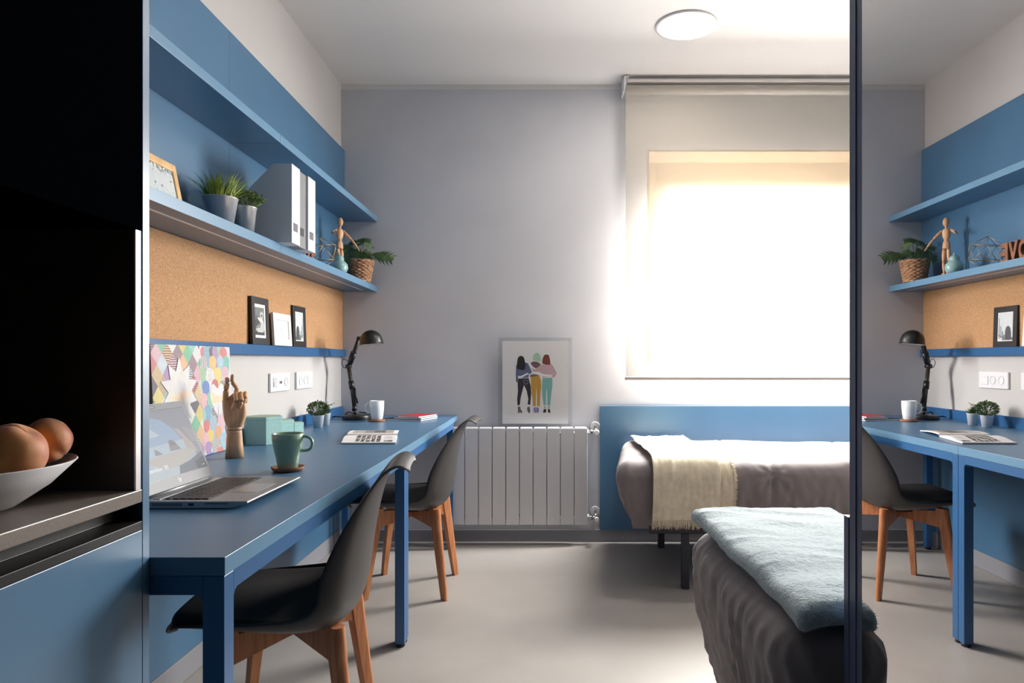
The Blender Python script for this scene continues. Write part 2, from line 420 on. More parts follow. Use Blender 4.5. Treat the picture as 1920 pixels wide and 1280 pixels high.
tag(MB().box(XL+.0005, -1.199, DN, YB-.001, 1.102, 1.144).build('picture_ledge', M_bluemetal, loc=(XL, 2.6, 1.102), bevel=.001), 'narrow deep blue picture ledge below the cork board', 'ledge')
tag(MB().box(XL+.0005, XL+.0095, DN, YB-.001, .0865, .7185).build('wall_protection_panel', M_blue, loc=(XL, 2.6, .0865)), 'blue panel on the left wall beneath the desks', 'wall panel')

# ------------------------------------------------------------------ desks
DX = -.532; DZ = .752
def desk(y0, y1, label, inset=.0005):
    t = thing('desk', label, 'desk', (-.87, (y0+y1)/2, 0), 0, 'blue desks along the left wall')
    banded(MB().box(XL+.018, DX, y0, y1, DZ-.0305, DZ).build('desktop', M_blue, t, bevel=.0008))
    y1 = y1-inset+.0005
    L = .036; fz0, fz1 = DZ-.0625, DZ-.0312
    fr = MB(); fi = -.004
    x0, x1 = XL+.06, DX-.0015
    def rail_x(ya, yb):
        # end frame rail with rounded inner corners
        pts = [(x0+L, fz1), (x0+L, fz0-.012), (x0+L+.004, fz0-.004), (x0+L+.012, fz0), (x1-L-.012, fz0), (x1-L-.004, fz0-.004), (x1-L, fz0-.012), (x1-L, fz1)]
        fr.prism(pts, 'y', ya, yb)
    def rail_y(xa, xb):
        pts = [(y0+L, fz1), (y0+L, fz0-.012), (y0+L+.004, fz0-.004), (y0+L+.012, fz0), (y1-L-.012, fz0), (y1-L-.004, fz0-.004), (y1-L, fz0-.012), (y1-L, fz1)]
        fr.prism(pts, 'x', xa, xb)
    rail_x(y0+.0005, y0+.0005+L-.004); rail_x(y1-.0005-L+.004, y1-.0005)
    rail_y(x0, x0+L-.004); rail_y(x1-L+.004, x1)
    fr.build('frame', M_bluemetal, t, weld=False)
    for xa in (x0, x1-L):
        for ya in (y0+.0005, y1-.0005-L):
            lg = MB().box(xa, xa+L, ya, ya+L, .013, fz1).build('leg', M_bluemetal, t, bevel=.0015)
            MB().lathe([(.001, 0), (.016, 0), (.017, .004), (.017, .0125), (.001, .0125)], (xa+L/2, ya+L/2, .0005), 20).build('foot', M_blackm, lg)
    MB().box(XL+.0005, XL+.0165, y0, y1+inset-.0005, DZ-.02, .806).build('upstand', M_bluemetal, t, bevel=.001)
    return t
desk(1.1285, SEAM-.0005, 'blue desk nearer the camera, carrying the open laptop and green mug')
desk(SEAM+.0005, 4.072, 'blue desk by the grey back wall, carrying the black lamp and white mug', .146)

# ------------------------------------------------------------------ chairs
def catmull(P, t):
    n = len(P)-1; x = t*n; i = min(int(x), n-1); f = x-i
    p = [P[max(i-1, 0)], P[i], P[i+1], P[min(i+2, n)]]
    return [.5*(2*b+(c-a)*f+(2*a-5*b+4*c-d)*f*f+(-a+3*b-3*c+d)*f**3) for a, b, c, d in zip(*p)]
ST = [(.268, .412, .120, -.02, -.004), (.258, .424, .180, -.012, .0), (.225, .428, .208, -.004, .012), (.13, .412, .226, 0, .034), (.03, .394, .238, 0, .056),
      (-.07, .385, .242, .004, .074), (-.14, .396, .240, .034, .088), (-.182, .432, .236, .068, .088), (-.200, .50, .228, .078, .062), (-.210, .58, .214, .066, .036),
      (-.224, .66, .196, .046, .02), (-.240, .725, .176, .024, .012), (-.258, .775, .156, .004, .006), (-.280, .800, .142, -.008, .000), (-.300, .797, .128, -.010, -.004), (-.312, .785, .100, -.006, -.004)]
def make_chair():
    t = thing('dining_chair', '', 'chair')
    def f(u, v):
        x, z, wd, ex, ez = catmull(ST, u); s = v*2-1
        e = abs(s)**2.3
        y = wd*math.sin(s*PI/2*.96)/math.sin(PI/2*.96)
        return (x+ex*e, y, z+ez*e)
    MB().grid(f, 76, 33).build('seat_shell', M_shell, t, world=False, solid=.007, offs=1)
    def pad(u, v):
        x, z, wd, ex, ez = catmull(ST, .055+.46*u); s = (v*2-1)
        e = abs(s*.93)**2.3; y = .93*wd*math.sin(s*PI/2*.96)/math.sin(PI/2*.96)
        k = (1-abs(s)**6)*(1-abs(u*2-1)**8)
        nx, nz = (0, 1) if u < .55 else (math.sin((u-.55)*2.2), math.cos((u-.55)*2.2))
        h = .004+.030*k
        return (x+ex*e+nx*h, y*(1-.02), z+ez*e+nz*h)
    MB().grid(pad, 46, 31).build('seat_cushion', M_pad, t, world=False)
    # crossed wooden base
    cx = -.005
    fr = MB()
    for sx, sy in ((1, 1), (-1, -1), (1, -1), (-1, 1)):
        top = Vector((cx+sx*.125, sy*.135, .398)); foot = Vector((cx+sx*.182, sy*.186, .001))
        d = Vector((sx, sy*1.06, 0)).normalized(); n = Vector((-d.y, d.x, 0))
        # beam from centre to the leg, deeper at the leg
        def q(p, k, z): return Vector((p.x, p.y, z))+n*k
        c0 = Vector((cx, 0, 0)); e0 = top+d*.012
        zt, zt1, zb0, zb1 = .372, .394, .342, .316
        vs = [q(c0, -.014, zt), q(c0, .014, zt), q(e0, .014, zt1), q(e0, -.014, zt1), q(c0, -.014, zb0), q(c0, .014, zb0), q(e0, .014, zb1), q(e0, -.014, zb1)]
        fr.add(vs, [(0,1,2,3), (7,6,5,4), (0,4,5,1), (1,5,6,2), (2,6,7,3), (3,7,4,0)])
        lg = MB(); pts = []; rs = []
        for k in range(7):
            a = k/6; p = top.lerp(foot, a); p += d*.012*(1-a)
            lg_w = .027*(1-a)+.0165*a
            pts.append(p); rs.append(lg_w)
        pts[0] = pts[0]+Vector((0, 0, .006))
        # rounded outer side, flat inner side
        vv = []; N = 14
        for p, r in zip(pts, rs):
            for j in range(N):
                an = -PI/2+PI*j/(N-3) if j <= N-3 else None
                if j <= N-3: a1 = math.cos(an)*r*.62+.3*r; b1 = math.sin(an)*r*.66
                elif j == N-2: a1 = -.95*r; b1 = .66*r
                else: a1 = -.95*r; b1 = -.66*r
                vv.append(p+d*a1+n*b1)
        ff = [(i*N+j, i*N+(j+1) % N, (i+1)*N+(j+1) % N, (i+1)*N+j) for i in range(6) for j in range(N)]
        ff += [tuple(reversed(range(N))), tuple(6*N+j for j in range(N))]
        lg.add(vv, ff, None, False)
        lg.build('leg', M_wood, t, world=False)
    fr.build('base_frame', M_wood, t, world=False, weld=False)
    MB().lathe([(.001, .3725), (.075, .3725), (.075, .379), (.001, .379)], (cx, 0, 0), 28).build('mounting_plate', M_blackm, t, world=False)
    return t
ch = make_chair()
ch.location = (-.645, 3.255, 0); ch.rotation_euler.z = PI
ch['group'] = 'grey moulded desk chairs'
ch['label'] = 'grey moulded chair with wooden legs at the far desk, beside the radiator'
c2 = copy_tree(ch)
c2.location = (-.69, 1.86, 0); c2.rotation_euler.z = PI+math.radians(7)
c2['label'] = 'grey moulded chair with wooden legs in the foreground, at the laptop desk'

# ------------------------------------------------------------------ radiator
RX1 = .239; RP = .0795; RY0, RY1 = 3.965, 4.045
t = thing('radiator', 'white aluminium sectional radiator on the grey back wall', 'radiator', (-.16, 4.0, .12))
for k in range(10):
    x1 = RX1-k*RP-.0022; x0 = RX1-(k+1)*RP+.0022; xm = (x0+x1)/2
    b = MB()
    b.box(x0, x1, RY0, RY0+.007, .124, .684)
    b.prism([(RY0+.0, .684), (RY0+.007, .684), (RY0+.022, .688), (RY0+.06, .688), (RY0+.075, .676), (RY0+.075, .672), (RY0+.05, .680), (RY0+.01, .680)], 'x', x0+.004, x1-.004)
    b.box(xm-.003, xm+.003, RY0+.007, RY0+.07, .13, .68)
    b.box(x0+.006, x1-.006, RY0+.055, RY0+.06, .15, .66)
    b.build('radiator_section', M_whitemet, t, bevel=.0012, weld=False)
for z in (.66, .165): MB().tube([(RX1-.79, RY0+.035, z), (RX1+.008, RY0+.035, z)], .014, 14).build('header_pipe', M_whitemet, t)
for z, s in ((.662, 1.0), (.158, .85)):
    v = MB()
    v.tube([(RX1+.0085, RY0+.035, z), (RX1+.03, RY0+.035, z)], [.015, .012], 14)
    v.tube([(RX1+.028, RY0+.035, z), (RX1+.046, RY0+.035, z)], [.010, .010], 12)
    v.tube([(RX1+.05, RY0+.055, z), (RX1+.05, RY0+.0, z)], [.011, .011], 14)
    vo = v.build('valve', M_chrome, t)
    MB().tube([(RX1+.05, RY0-.0005, z), (RX1+.05, RY0-.03*s, z)], [.016*s, .013*s], 18).build('valve_cap', M_whiteplast, vo)
    MB().tube([(RX1+.05, YB-.001, z+.022), (RX1+.05, YB-.012, z+.022)], [.030, .027], 26).build('wall_rosette', M_whiteplast, t)
    MB().tube([(RX1+.05, YB-.013, z+.022), (RX1+.05, YB-.035, z+.012), (RX1+.05, RY0+.056, z)], .007, 10).build('pipe', M_chrome, t)
MB().box(-.1, -.08, RY1-.004, YB-.0005, .55, .60).build('bracket', M_whitemet, t)

# ------------------------------------------------------------------ poster in acrylic frame
py = 4.022
t = thing('art_print', 'print of three women seen from behind in a clear acrylic frame, standing on the radiator', 'picture', (-.06, py, .6895))
S = 1280/py
def ppx(x): return (x-1025)/S
def ppz(y): return CAMZ+(676-y)/S
MB().box(ppx(934.5), ppx(1072.5), py+.003, py+.006, .6895, ppz(632.5)).build('back_plate', M_acryl, t)
MB().box(ppx(934.5), ppx(1072.5), py-.004, py-.001, .6895, ppz(632.5)).build('front_plate', M_acryl, t)
b = MB(); x0, x1, z0, z1 = ppx(942), ppx(1065), ppz(794), ppz(639)
b.box(x0, x1, py+.0002, py+.0012, z0, z1, M_paper)
W, H = x1-x0, z1-z0
sh = Sheet(b, (x0, py, z0), (1, 0, 0), (0, 0, 1), W, H)
def Z(pts): return [((x-147)/831*W, (1175-y)/1047*H) for x, y in pts]
# left woman
sh.poly(Z([(322,430),(345,410),(440,400),(470,410),(500,470),(520,520),(505,545),(480,545),(478,590),(345,600),(338,655),(320,650),(316,540)]), (96, 106, 140))
sh.poly(Z([(330,480),(333,400),(340,350),(360,322),(385,315),(410,325),(425,350),(438,420),(438,480),(405,500),(370,490)]), (34, 34, 36))
sh.poly(Z([(345,570),(380,572),(465,530),(480,545),(400,590),(345,615)]), (240, 240, 242))
sh.poly(Z([(345,604),(478,598),(505,700),(512,790),(500,935),(468,932),(475,860),(455,760),(420,685),(400,760),(378,850),(368,940),(338,940),(334,860),(345,760),(340,680)]), (54, 46, 58))
sh.poly(Z([(416,625),(470,622),(470,665),(445,678),(418,662)]), (170, 165, 170)); sh.poly(Z([(420,629),(466,626),(466,662),(445,673),(422,659)]), (54, 46, 58))
sh.poly(Z([(342,960),(372,958),(378,990),(402,1028),(392,1040),(362,1030),(356,1045),(345,1042)]), (104, 104, 108))
sh.poly(Z([(460,970),(490,958),(498,1000),(498,1036),(484,1040),(474,1032),(462,1005)]), (104, 104, 108))
# middle woman
sh.poly(Z([(532,372),(540,310),(560,285),(582,276),(608,286),(626,310),(634,385),(600,384)]), (170, 208, 178))
sh.poly(Z([(500,410),(540,386),(590,392),(634,420),(610,455),(570,475),(540,455)]), (120, 90, 98))
sh.poly(Z([(498,560),(530,548),(612,552),(606,572),(520,585),(496,580)]), (126, 96, 110))
sh.poly(Z([(508,585),(560,578),(612,562),(634,620),(640,700),(628,800),(620,955),(588,952),(586,830),(576,700),(572,830),(568,955),(538,955),(526,830),(508,700)]), (200, 152, 60))
sh.poly(Z([(540,975),(572,965),(575,1030),(562,1042),(545,1025)]), (150, 136, 190)); sh.poly(Z([(578,965),(610,975),(608,1025),(590,1042),(576,1030)]), (146, 132, 188))
# right woman
sh.poly(Z([(515,470),(560,490),(640,425),(690,415),(770,420),(800,465),(838,540),(800,595),(770,575),(790,520),(760,575),(655,590),(650,560),(600,520),(535,515)]), (204, 172, 176))
sh.poly(Z([(530,520),(610,518),(650,545),(740,555),(780,560),(760,580),(680,578),(560,548)]), (240, 240, 242))
sh.poly(Z([(652,410),(658,350),(675,308),(702,298),(735,306),(752,370),(756,425),(710,432)]), (124, 62, 54))
sh.poly(Z([(658,596),(778,594),(782,680),(764,820),(752,942),(718,940),(716,800),(706,700),(700,800),(698,942),(668,940),(652,820),(648,700)]), (128, 186, 182))
sh.poly(Z([(672,990),(704,994),(698,1034),(660,1036)]), (40, 40, 44)); sh.poly(Z([(722,990),(750,994),(756,1038),(728,1034)]), (40, 40, 44))
for a in (684, 736):
    sh.poly(Z([(a-12,955),(a-9,953),(a+14,985),(a+11,987)]), (40, 40, 44)); sh.poly(Z([(a+12,955),(a+9,953),(a-14,985),(a-11,987)]), (40, 40, 44))
b.build('printed_sheet', None, t, weld=False)
for x, z in ((942, 637), (1067, 637), (942, 796), (1067, 796)):
    MB().tube([(ppx(x), py-.0042, ppz(z)), (ppx(x), py-.0065, ppz(z))], .0025, 10).build('corner_pin', M_chrome if x < 1000 else M_blackm, t)

# ------------------------------------------------------------------ beds
def rbox(x0, x1, y0, y1, z0, z1, r, st, fn):
    lo = Vector((x0, y0, z0)); hi = Vector((x1, y1, z1)); key = {}; vs = []; fs = []
    n = [max(2, round((hi[i]-lo[i])/st)) for i in range(3)]
    def vid(i, j, k):
        if (i, j, k) in key: return key[(i, j, k)]
        p = Vector((lo.x+(hi.x-lo.x)*i/n[0], lo.y+(hi.y-lo.y)*j/n[1], lo.z+(hi.z-lo.z)*k/n[2]))
        q = Vector([min(max(p[a], lo[a]+r), hi[a]-r) for a in range(3)]); d = p-q
        if d.length > 1e-9: nn = d.normalized(); p = q+nn*r
        else: nn = Vector((0, 0, 1))
        key[(i, j, k)] = len(vs); vs.append(fn(p, nn)); return len(vs)-1
    for i in range(n[0]):
        for j in range(n[1]):
            for k in (0, n[2]): fs.append((vid(i, j, k), vid(i+1, j, k), vid(i+1, j+1, k), vid(i, j+1, k)))
    for i in range(n[0]):
        for k in range(n[2]):
            for j in (0, n[1]): fs.append((vid(i, j, k), vid(i+1, j, k), vid(i+1, j, k+1), vid(i, j, k+1)))
    for j in range(n[1]):
        for k in range(n[2]):
            for i in (0, n[0]): fs.append((vid(i, j, k), vid(i, j+1, k), vid(i, j+1, k+1), vid(i, j, k+1)))
    return MB().add(vs, fs, None, True)
NZ = noise.noise
def ridge(v): return 1-abs(NZ(v))*2
def bed_fn(x0, x1, y0, y1, z0, z1, seed, amp, seams):
    skew = .13 if z0 > .2 else 0
    def fn(p, n):
        q = p.copy(); hz = min(1, max(0, (p.z-z0)/(z1-z0)))
        side = 1-abs(n.z)
        # tucked in towards the bottom
        tk = (1-hz)**(2.6 if z0 > .2 else 2.0)*.11; tk = tk.real if isinstance(tk, complex) else tk
        q.x += tk*(1 if p.x < (x0+x1)/2 else -1)*abs(n.x)
        q.x += skew*(p.y-y0)/(y1-y0)*max(0, 1-(p.x-x0)/.5)
        q.y += tk*.8*(1 if p.y < (y0+y1)/2 else -1)*abs(n.y)
        a = p.y if abs(n.x) > abs(n.y) else p.x
        wv = Vector((a*13+seed+hz*1.2*math.sin(a*5), hz*1.6, seed*3))
        wr = (ridge(wv)-.6)*.010 + (max(0, ridge(Vector((a*24+seed+hz*3.2, hz*2.0, 5+seed))))**2-.4)*.008 + (max(0, ridge(Vector((a*46-hz*3, hz*3, seed))))**2-.4)*.004
        q += n*wr*amp*min(1, side*1.6)*(.45+.55*(1-hz))
        # puffed top
        top = max(0, n.z)
        q.z += top*(.009*NZ(Vector((p.x*3.2+seed, p.y*3.2, 1)))+.005*ridge(Vector((p.x*6+p.y*3, p.y*9, seed)))*.7-.002)
        for s in seams:
            dx = p.x-s-.05*(p.y-y0)*(1 if s > 1.2 else -1); q += -n*.012*math.exp(-(dx/.010)**2)*(.6+.4*side)
            rr = Vector((dx, (p.z-(z1-.06))*.8, 0)).length
            q += n*.006*math.sin(math.atan2(p.z-z1+.06, dx)*9)*math.exp(-(rr/.10)**2)*side
        return q
    return fn
def make_bed(label, x0, x1, y0, y1, zb, zt, seed, amp, seams, legs):
    t = thing('bed', label, 'bed', ((x0+x1)/2, (y0+y1)/2, 0), 0, 'single beds')
    rbox(x0, x1, y0, y1, zb, zt, .085, .012, bed_fn(x0, x1, y0, y1, zb, zt, seed, amp, seams)).build('bedding', M_bed, t)
    fz = zb+.035
    b = MB().box(x0+.17, x1-.1, y0+.08, y1-.08, .262, .30)
    b.build('bed_frame', M_bedmetal, t, bevel=.004)
    for x, y in legs:
        MB().box(x-.0175, x+.0175, y-.0175, y+.0175, .001, .2615).build('leg', M_bedmetal, t, bevel=.002)
    return t
make_bed('single bed with taupe bedding along the back wall under the window', .312, 2.24, 3.135, 4.040, .285, .612, 2.0, 1.0, (1.045, 1.62),
         ((.655, 3.232), (.66, 3.94), (2.0, 3.24), (2.0, 3.92)))
b2 = make_bed('single bed with taupe bedding in the right foreground beside the mirror wardrobe', .405, 2.30, 1.190, 2.00, .10, .600, 9.0, 1.5, (),
         ((.62, 1.30), (.62, 1.90), (2.1, 1.30), (2.1, 1.90)))
tag(MB().box(.316, XR-.001, 4.0545, 4.0675, .0715, .808).build('headboard_panel', M_blue, loc=(1.3, 4.06, .0715), bevel=.0008), 'wide blue headboard panel on the back wall behind the far bed', 'headboard')
for o in (): pass

# cream throw on far bed
t = thing('throw_blanket', 'cream cotton throw with fringes draped over the left end of the far bed', 'blanket', (.65, 3.4, .62))
def drape(x0, x1, yb, yf, zt, zb, lift, seed, flare=0):
    L1 = yb-yf; R = .075; arc = R*PI/2; L2 = (zt-R)-zb; tot = L1+arc+L2
    def f(u, v):
        s = u*tot
        if s < L1: y, z, ny, nz = yb-s, zt, 0, 1
        elif s < L1+arc: a = (s-L1)/R; y, z, ny, nz = yf-R*math.sin(a), zt-R+R*math.cos(a), -math.sin(a), math.cos(a)
        else: k = (s-L1-arc)/L2; y, z, ny, nz = yf-R, zt-R-(s-L1-arc), -1, 0; y += .03*k**1.5
        x = x0+(x1-x0)*v
        x += flare*(s/tot)*(v-.3)*(1 if s > 0 else 0)+.006*NZ(Vector((s*6, seed, v)))
        h = lift+.006*NZ(Vector((x*9+seed, s*5, 2)))+.005*ridge(Vector((x*10+s*4, s*2.5, seed+4)))+.0025*NZ(Vector((x*50, s*20, 1)))
        return (x, y+ny*h, z+nz*h)
    return f, tot
def fringe(fn, edge, n, ln, seed, mb):
    rnd = random.Random(seed)
    for i in range(n):
        q = (i+rnd.random())/n
        if edge == 'bottom': p = Vector(fn(1, q)); d = Vector((rnd.uniform(-.35, .35), rnd.uniform(-.25, .25), -1)).normalized()
        else: p = Vector(fn(.12+.88*q, 1)); p2 = Vector(fn(.12+.88*q, .97)); d = ((p-p2).normalized()+Vector((rnd.uniform(-.3, .3), rnd.uniform(-.5, .1), rnd.uniform(-.6, .2)))).normalized()
        l = ln*rnd.uniform(.6, 1.15); wd = .0009+.0009*rnd.random()
        c = Vector((rnd.uniform(-.3, .3), rnd.uniform(-.2, .2), -.3))*l*.5
        mb.tube([p-d*.004+Vector((0, -.0015, 0)), p+d*l*.5, p+d*l+c], [wd, wd, wd*.4], 4, cap=False)
f1, _ = drape(.484, .790, 3.95, 3.200, .612, .345, .024, 1.0)
f2, _ = drape(.560, .835, 3.80, 3.200, .609, .375, .013, 5.0, .03)
MB().grid(f1, 130, 70).build('upper_layer', M_throw, t, solid=.004, offs=1)
MB().grid(f2, 110, 60).build('lower_layer', M_throw, t, solid=.003, offs=1)
fr = MB(); fringe(f1, 'bottom', 330, .034, 1, fr); fringe(f2, 'bottom', 230, .032, 2, fr); fringe(f2, 'side', 420, .014, 3, fr)
fr.build('fringe', M_throw, t, weld=False)

# pale teal fleece on the near bed
fx0, fx1, fy0, fy1, fz0, fz1 = .422, .835, 1.200, 1.985, .618, .652
t = thing('fleece_blanket', 'folded pale teal fleece blanket lying over the near bed', 'blanket', (.6, 1.6, .60))
def fleece(p, n):
    q = p.copy(); dx = max(0, .49-p.x)
    k = (p.y-fy0)/(fy1-fy0)
    q.z -= dx*dx*3.4*(1-.35*k) + max(0, 1.25-p.y)**2*4+(.006*(1-k)**2 if p.z < .63 else 0)
    q.x += -.008+.036*(1-k)*min(1, max(0, (.7-p.x)/.2))+.014*NZ(Vector((p.y*3, 2, 7)))
    q.y += .010*NZ(Vector((p.x*5, 1, 3)))
    q.z += .005*NZ(Vector((p.x*7, p.y*7, 4)))+.0035*ridge(Vector((p.x*5+p.y*6, p.y*9, 2)))+.0012*NZ(Vector((p.x*60, p.y*60, p.z*60)))
    return q
fb = rbox(fx0, fx1, fy0, fy1, fz0, fz1, .0175, .0055, fleece)
fl = fb.build('folded_fleece', M_fleece, t)
rnd = random.Random(4); hb = MB(); vs3 = [Vector(v) for v in fb.v]; nf = len(fb.f)
for i in range(30000):
    f = fb.f[rnd.randrange(nf)]; a, b_, c = vs3[f[0]], vs3[f[1]], vs3[f[2]]; p = (a+b_+c+vs3[f[3]])/4
    if .44 < p.x < .82 and p.y > 1.225: continue
    n = (b_-a).cross(c-a)
    if n.length < 1e-12: continue
    n.normalize(); ctr = Vector(((fx0+fx1)/2, (fy0+fy1)/2, .60))
    if n.z < 0 and p.z > .61: n = -n
    if n.dot(p-Vector((p.x+.0 if .45 < p.x < .8 else (.45 if p.x < .45 else .8), min(max(p.y, 1.23), 1.95), .615))) < 0: n = -n
    p += Vector((rnd.uniform(-.003, .003), rnd.uniform(-.003, .003), 0))
    d = (n+Vector((rnd.uniform(-.7, .7), rnd.uniform(-.7, .7), rnd.uniform(-.3, .5)))).normalized()
    s = d.cross(Vector((rnd.random()-.5, rnd.random()-.5, rnd.random()-.5))).normalized()*.0007; l = rnd.uniform(.002, .0042)
    hb.add([p-s, p+s, p+d*l], [(0, 1, 2)])
tag(hb.build('fleece_pile', M_fleece, t, weld=False), kind='stuff')

# ------------------------------------------------------------------ mirror wardrobe on the right
MX = .516
t = thing('mirror_wardrobe', 'tall wardrobe with a mirror side and dark navy edge post at the right', 'wardrobe', (.85, .2, 0))
MB().box(MX+.006, 1.15, -.8, 1.1175, .001, 2.70).build('body', M_navy, t)
MB().box(MX, MX+.0055, -.8, 1.1175, .01, 2.70).build('mirror', M_mirror, t)
b = MB()
b.box(MX, 1.15, 1.118, 1.1645, .001, 2.70)
po = b.build('edge_post', M_navy, t, bevel=.0015)
b = MB().box(MX-.0018, MX-.0002, 1.137, 1.148, .001, 2.70)
b.build('post_bead', M_navy, po)
tag(MB().box(MX-.001, 1.9, 1.1655, 1.1835, .001, .810).build('bed_side_panel', M_navy, loc=(1.2, 1.17, 0), bevel=.001), 'low navy bed side panel between the mirror post and the near bed', 'panel')

# ================================================================== things on the shelves and desks
SZ = 1.5225   # top of the lower shelf
TZ = .7525    # desk top
# ---- magazine files
def mag_file(y0, front, m, lm, label):
    y1 = y0+.0845; h = .297; z0 = SZ; back = PX+.002
    t = thing('magazine_file', label, 'magazine file', ((front+back)/2, (y0+y1)/2, z0), 0, 'magazine files on the lower shelf')
    prof = [(front, z0), (front, z0+h), (front-.070, z0+h), (back, z0+h*.40), (back, z0)]
    th = .0025; b = MB()
    for a in (y0, y1-th): b.prism(prof, 'y', a, a+th)
    b.box(front-th, front, y0+th, y1-th, z0, z0+h); b.box(back, back+th, y0+th, y1-th, z0, z0+h*.40); b.box(back+th, front-th, y0+th, y1-th, z0, z0+th)
    b.build('case', m, t, weld=False)
    MB().box(front+.0001, front+.0008, y0+.016, y0+.060, z0+.047, z0+.078).build('label_plate', lm, t)
    return t
M_lab1 = mat('label_grey', (92, 94, 104), .5); M_lab2 = mat('label_black', (24, 20, 22), .5)
mag_file(2.572, -.960, M_card, M_lab1, 'white magazine file nearest the potted plants, with a grey label patch')
mag_file(2.660, -.968, M_cardgrey, M_lab2, 'grey magazine file with black label patch between the two white ones')
mag_file(2.748, -.960, M_card, M_lab1, 'white magazine file farthest along the shelf, after the grey one')

# ---- leaning frames
def lean_frame(name, label, cat, org, U, wd, h, th, tilt, bw, fm, art, mat_m=None, group=None, rad=0):
    """org = lower left front corner, U along the width, leaning back by tilt"""
    U = Vector(U).normalized(); Bk = Vector((0, 0, 1)).cross(U)   # points away from the viewer
    if Bk.dot(Vector((-1, 0, 0))) < 0: Bk = -Bk
    V = (Vector((0, 0, 1))*math.cos(tilt)+Bk*math.sin(tilt)).normalized(); N = U.cross(V)
    O = Vector(org); t = thing(name, label, cat, tuple(O), 0, group)
    def P(x, y, d): return O+U*x+V*y-N*d
    b = MB()
    def ringq(x0, y0, x1, y1, d): return [P(x0, y0, d), P(x1, y0, d), P(x1, y1, d), P(x0, y1, d)]
    vs = ringq(0, 0, wd, h, 0)+ringq(bw, bw, wd-bw, h-bw, 0)+ringq(0, 0, wd, h, th)+ringq(bw, bw, wd-bw, h-bw, th)
    fs = []
    for i in range(4):
        j = (i+1) % 4; fs += [(i, j, 4+j, 4+i), (i, 8+i, 8+j, j), (4+i, 4+j, 12+j, 12+i), (8+i, 12+i, 12+j, 8+j)]
    b.add(vs, fs); b.build('frame', fm, t, bevel=rad or .001, seg=4 if rad else 2)
    b = MB(); d = .004
    b.add(ringq(bw, bw, wd-bw, h-bw, d)+ringq(bw, bw, wd-bw, h-bw, th-.001), [(0,1,2,3), (7,6,5,4), (0,4,5,1), (1,5,6,2), (2,6,7,3), (3,7,4,0)], M_paper)
    art(Sheet(b, P(bw, bw, d), U, V, wd-2*bw, h-2*bw, .00003))
    b.build('picture', None, t, weld=False)
    return t
def art_wood(s):
    rnd = random.Random(3); s.poly([(0,0),(s.w,0),(s.w,s.h),(0,s.h)], (196, 204, 206))
    for i in range(70):
        x = rnd.uniform(0, s.w); y = rnd.choice([rnd.uniform(0, s.h), s.h-abs(rnd.gauss(0, .012)), s.h-abs(rnd.gauss(0, .012))])
        s.ell(x, y, rnd.uniform(.001, .004), rnd.uniform(.001, .005), rnd.choice([(120,142,168), (90,104,140), (160,178,190), (214,206,180)]), 8)
lean_frame('photo_frame', 'light wooden photo frame with rounded corners at the near end of the lower shelf', 'photo frame', (-1.105, 1.885, SZ), (0, 1, 0), .205, .155, .012, .20, .026, M_framewood, art_wood, rad=.005)
def art_singer(s):
    s.poly([(0,0),(s.w,0),(s.w,s.h),(0,s.h)], (226,226,226)); m = .010
    x0, x1, y0, y1 = .006, s.w-.014, .012, s.h-.014; W, H = x1-x0, y1-y0
    def q(pts): return [(x0+a*W, y0+b*H) for a, b in pts]
    s.poly(q([(0,0),(1,0),(1,1),(0,1)]), (92, 98, 98))
    s.poly(q([(0,.72),(1,.62),(1,1),(0,1)]), (112, 118, 118)); s.poly(q([(0,0),(1,0),(1,.12),(0,.12)]), (52, 54, 56))
    s.poly(q([(.55,.80),(.70,.86),(.88,.83),(.92,.74),(.84,.66),(.88,.5),(.98,.42),(.98,.2),(.85,.10),(.3,.10),(.1,.2),(.2,.34),(.45,.46),(.6,.58)]), (186, 188, 186))
    s.poly(q([(.0,.52),(.30,.60),(.62,.40),(.52,.28),(.12,.24),(.0,.30)]), (66, 68, 70))
    s.poly(q([(.28,.60),(.42,.66),(.72,.58),(.92,.50),(.90,.46),(.6,.50),(.42,.52)]), (206, 206, 204))
    s.poly(q([(.1,.30),(.5,.42),(.62,.36),(.2,.22)]), (128, 130, 130)); s.poly(q([(.64,.74),(.78,.76),(.84,.70),(.70,.66)]), (90, 92, 92))
def art_sketch(s):
    s.poly([(0,0),(s.w,0),(s.w,s.h),(0,s.h)], (214,214,215))
    for a in ([(.40,.52),(.45,.56),(.52,.53),(.51,.515),(.45,.54),(.41,.51)], [(.42,.16),(.43,.16),(.46,.34),(.45,.34)], [(.54,.12),(.55,.12),(.56,.36),(.55,.36)], [(.28,.40),(.46,.44),(.46,.43),(.29,.39)], [(.75,.12),(.9,.13),(.9,.12),(.75,.11)], [(.42,.16),(.54,.12),(.54,.11),(.42,.15)], [(.58,.44),(.62,.45),(.62,.42),(.58,.41)]):
        s.poly([(x*s.w, y*s.h) for x, y in a], (150, 148, 148))
def art_skyline(s):
    s.poly([(0,0),(s.w,0),(s.w,s.h),(0,s.h)], (232,232,232)); W, H = s.w, s.h
    def q(pts): return [(a*W, b*H) for a, b in pts]
    s.poly(q([(.04,.03),(.96,.03),(.96,.97),(.04,.97)]), (206,212,214))
    s.poly(q([(.04,.03),(.7,.03),(.7,.18),(.5,.24),(.3,.2),(.04,.12)]), (120,124,126))
    s.poly(q([(.62,.1),(.96,.1),(.96,.8),(.88,.82),(.86,.5),(.76,.56),(.72,.36),(.62,.34)]), (160,168,172))
    s.poly(q([(.12,.05),(.5,.05),(.52,.34),(.46,.48),(.32,.53),(.2,.46),(.14,.3)]), (74,76,80))
    s.poly(q([(.5,.10),(.94,.24),(.94,.20),(.5,.06)]), (110,112,114)); s.poly(q([(.62,.05),(.66,.05),(.68,.3),(.64,.3)]), (96,98,100))
LZ = 1.1445
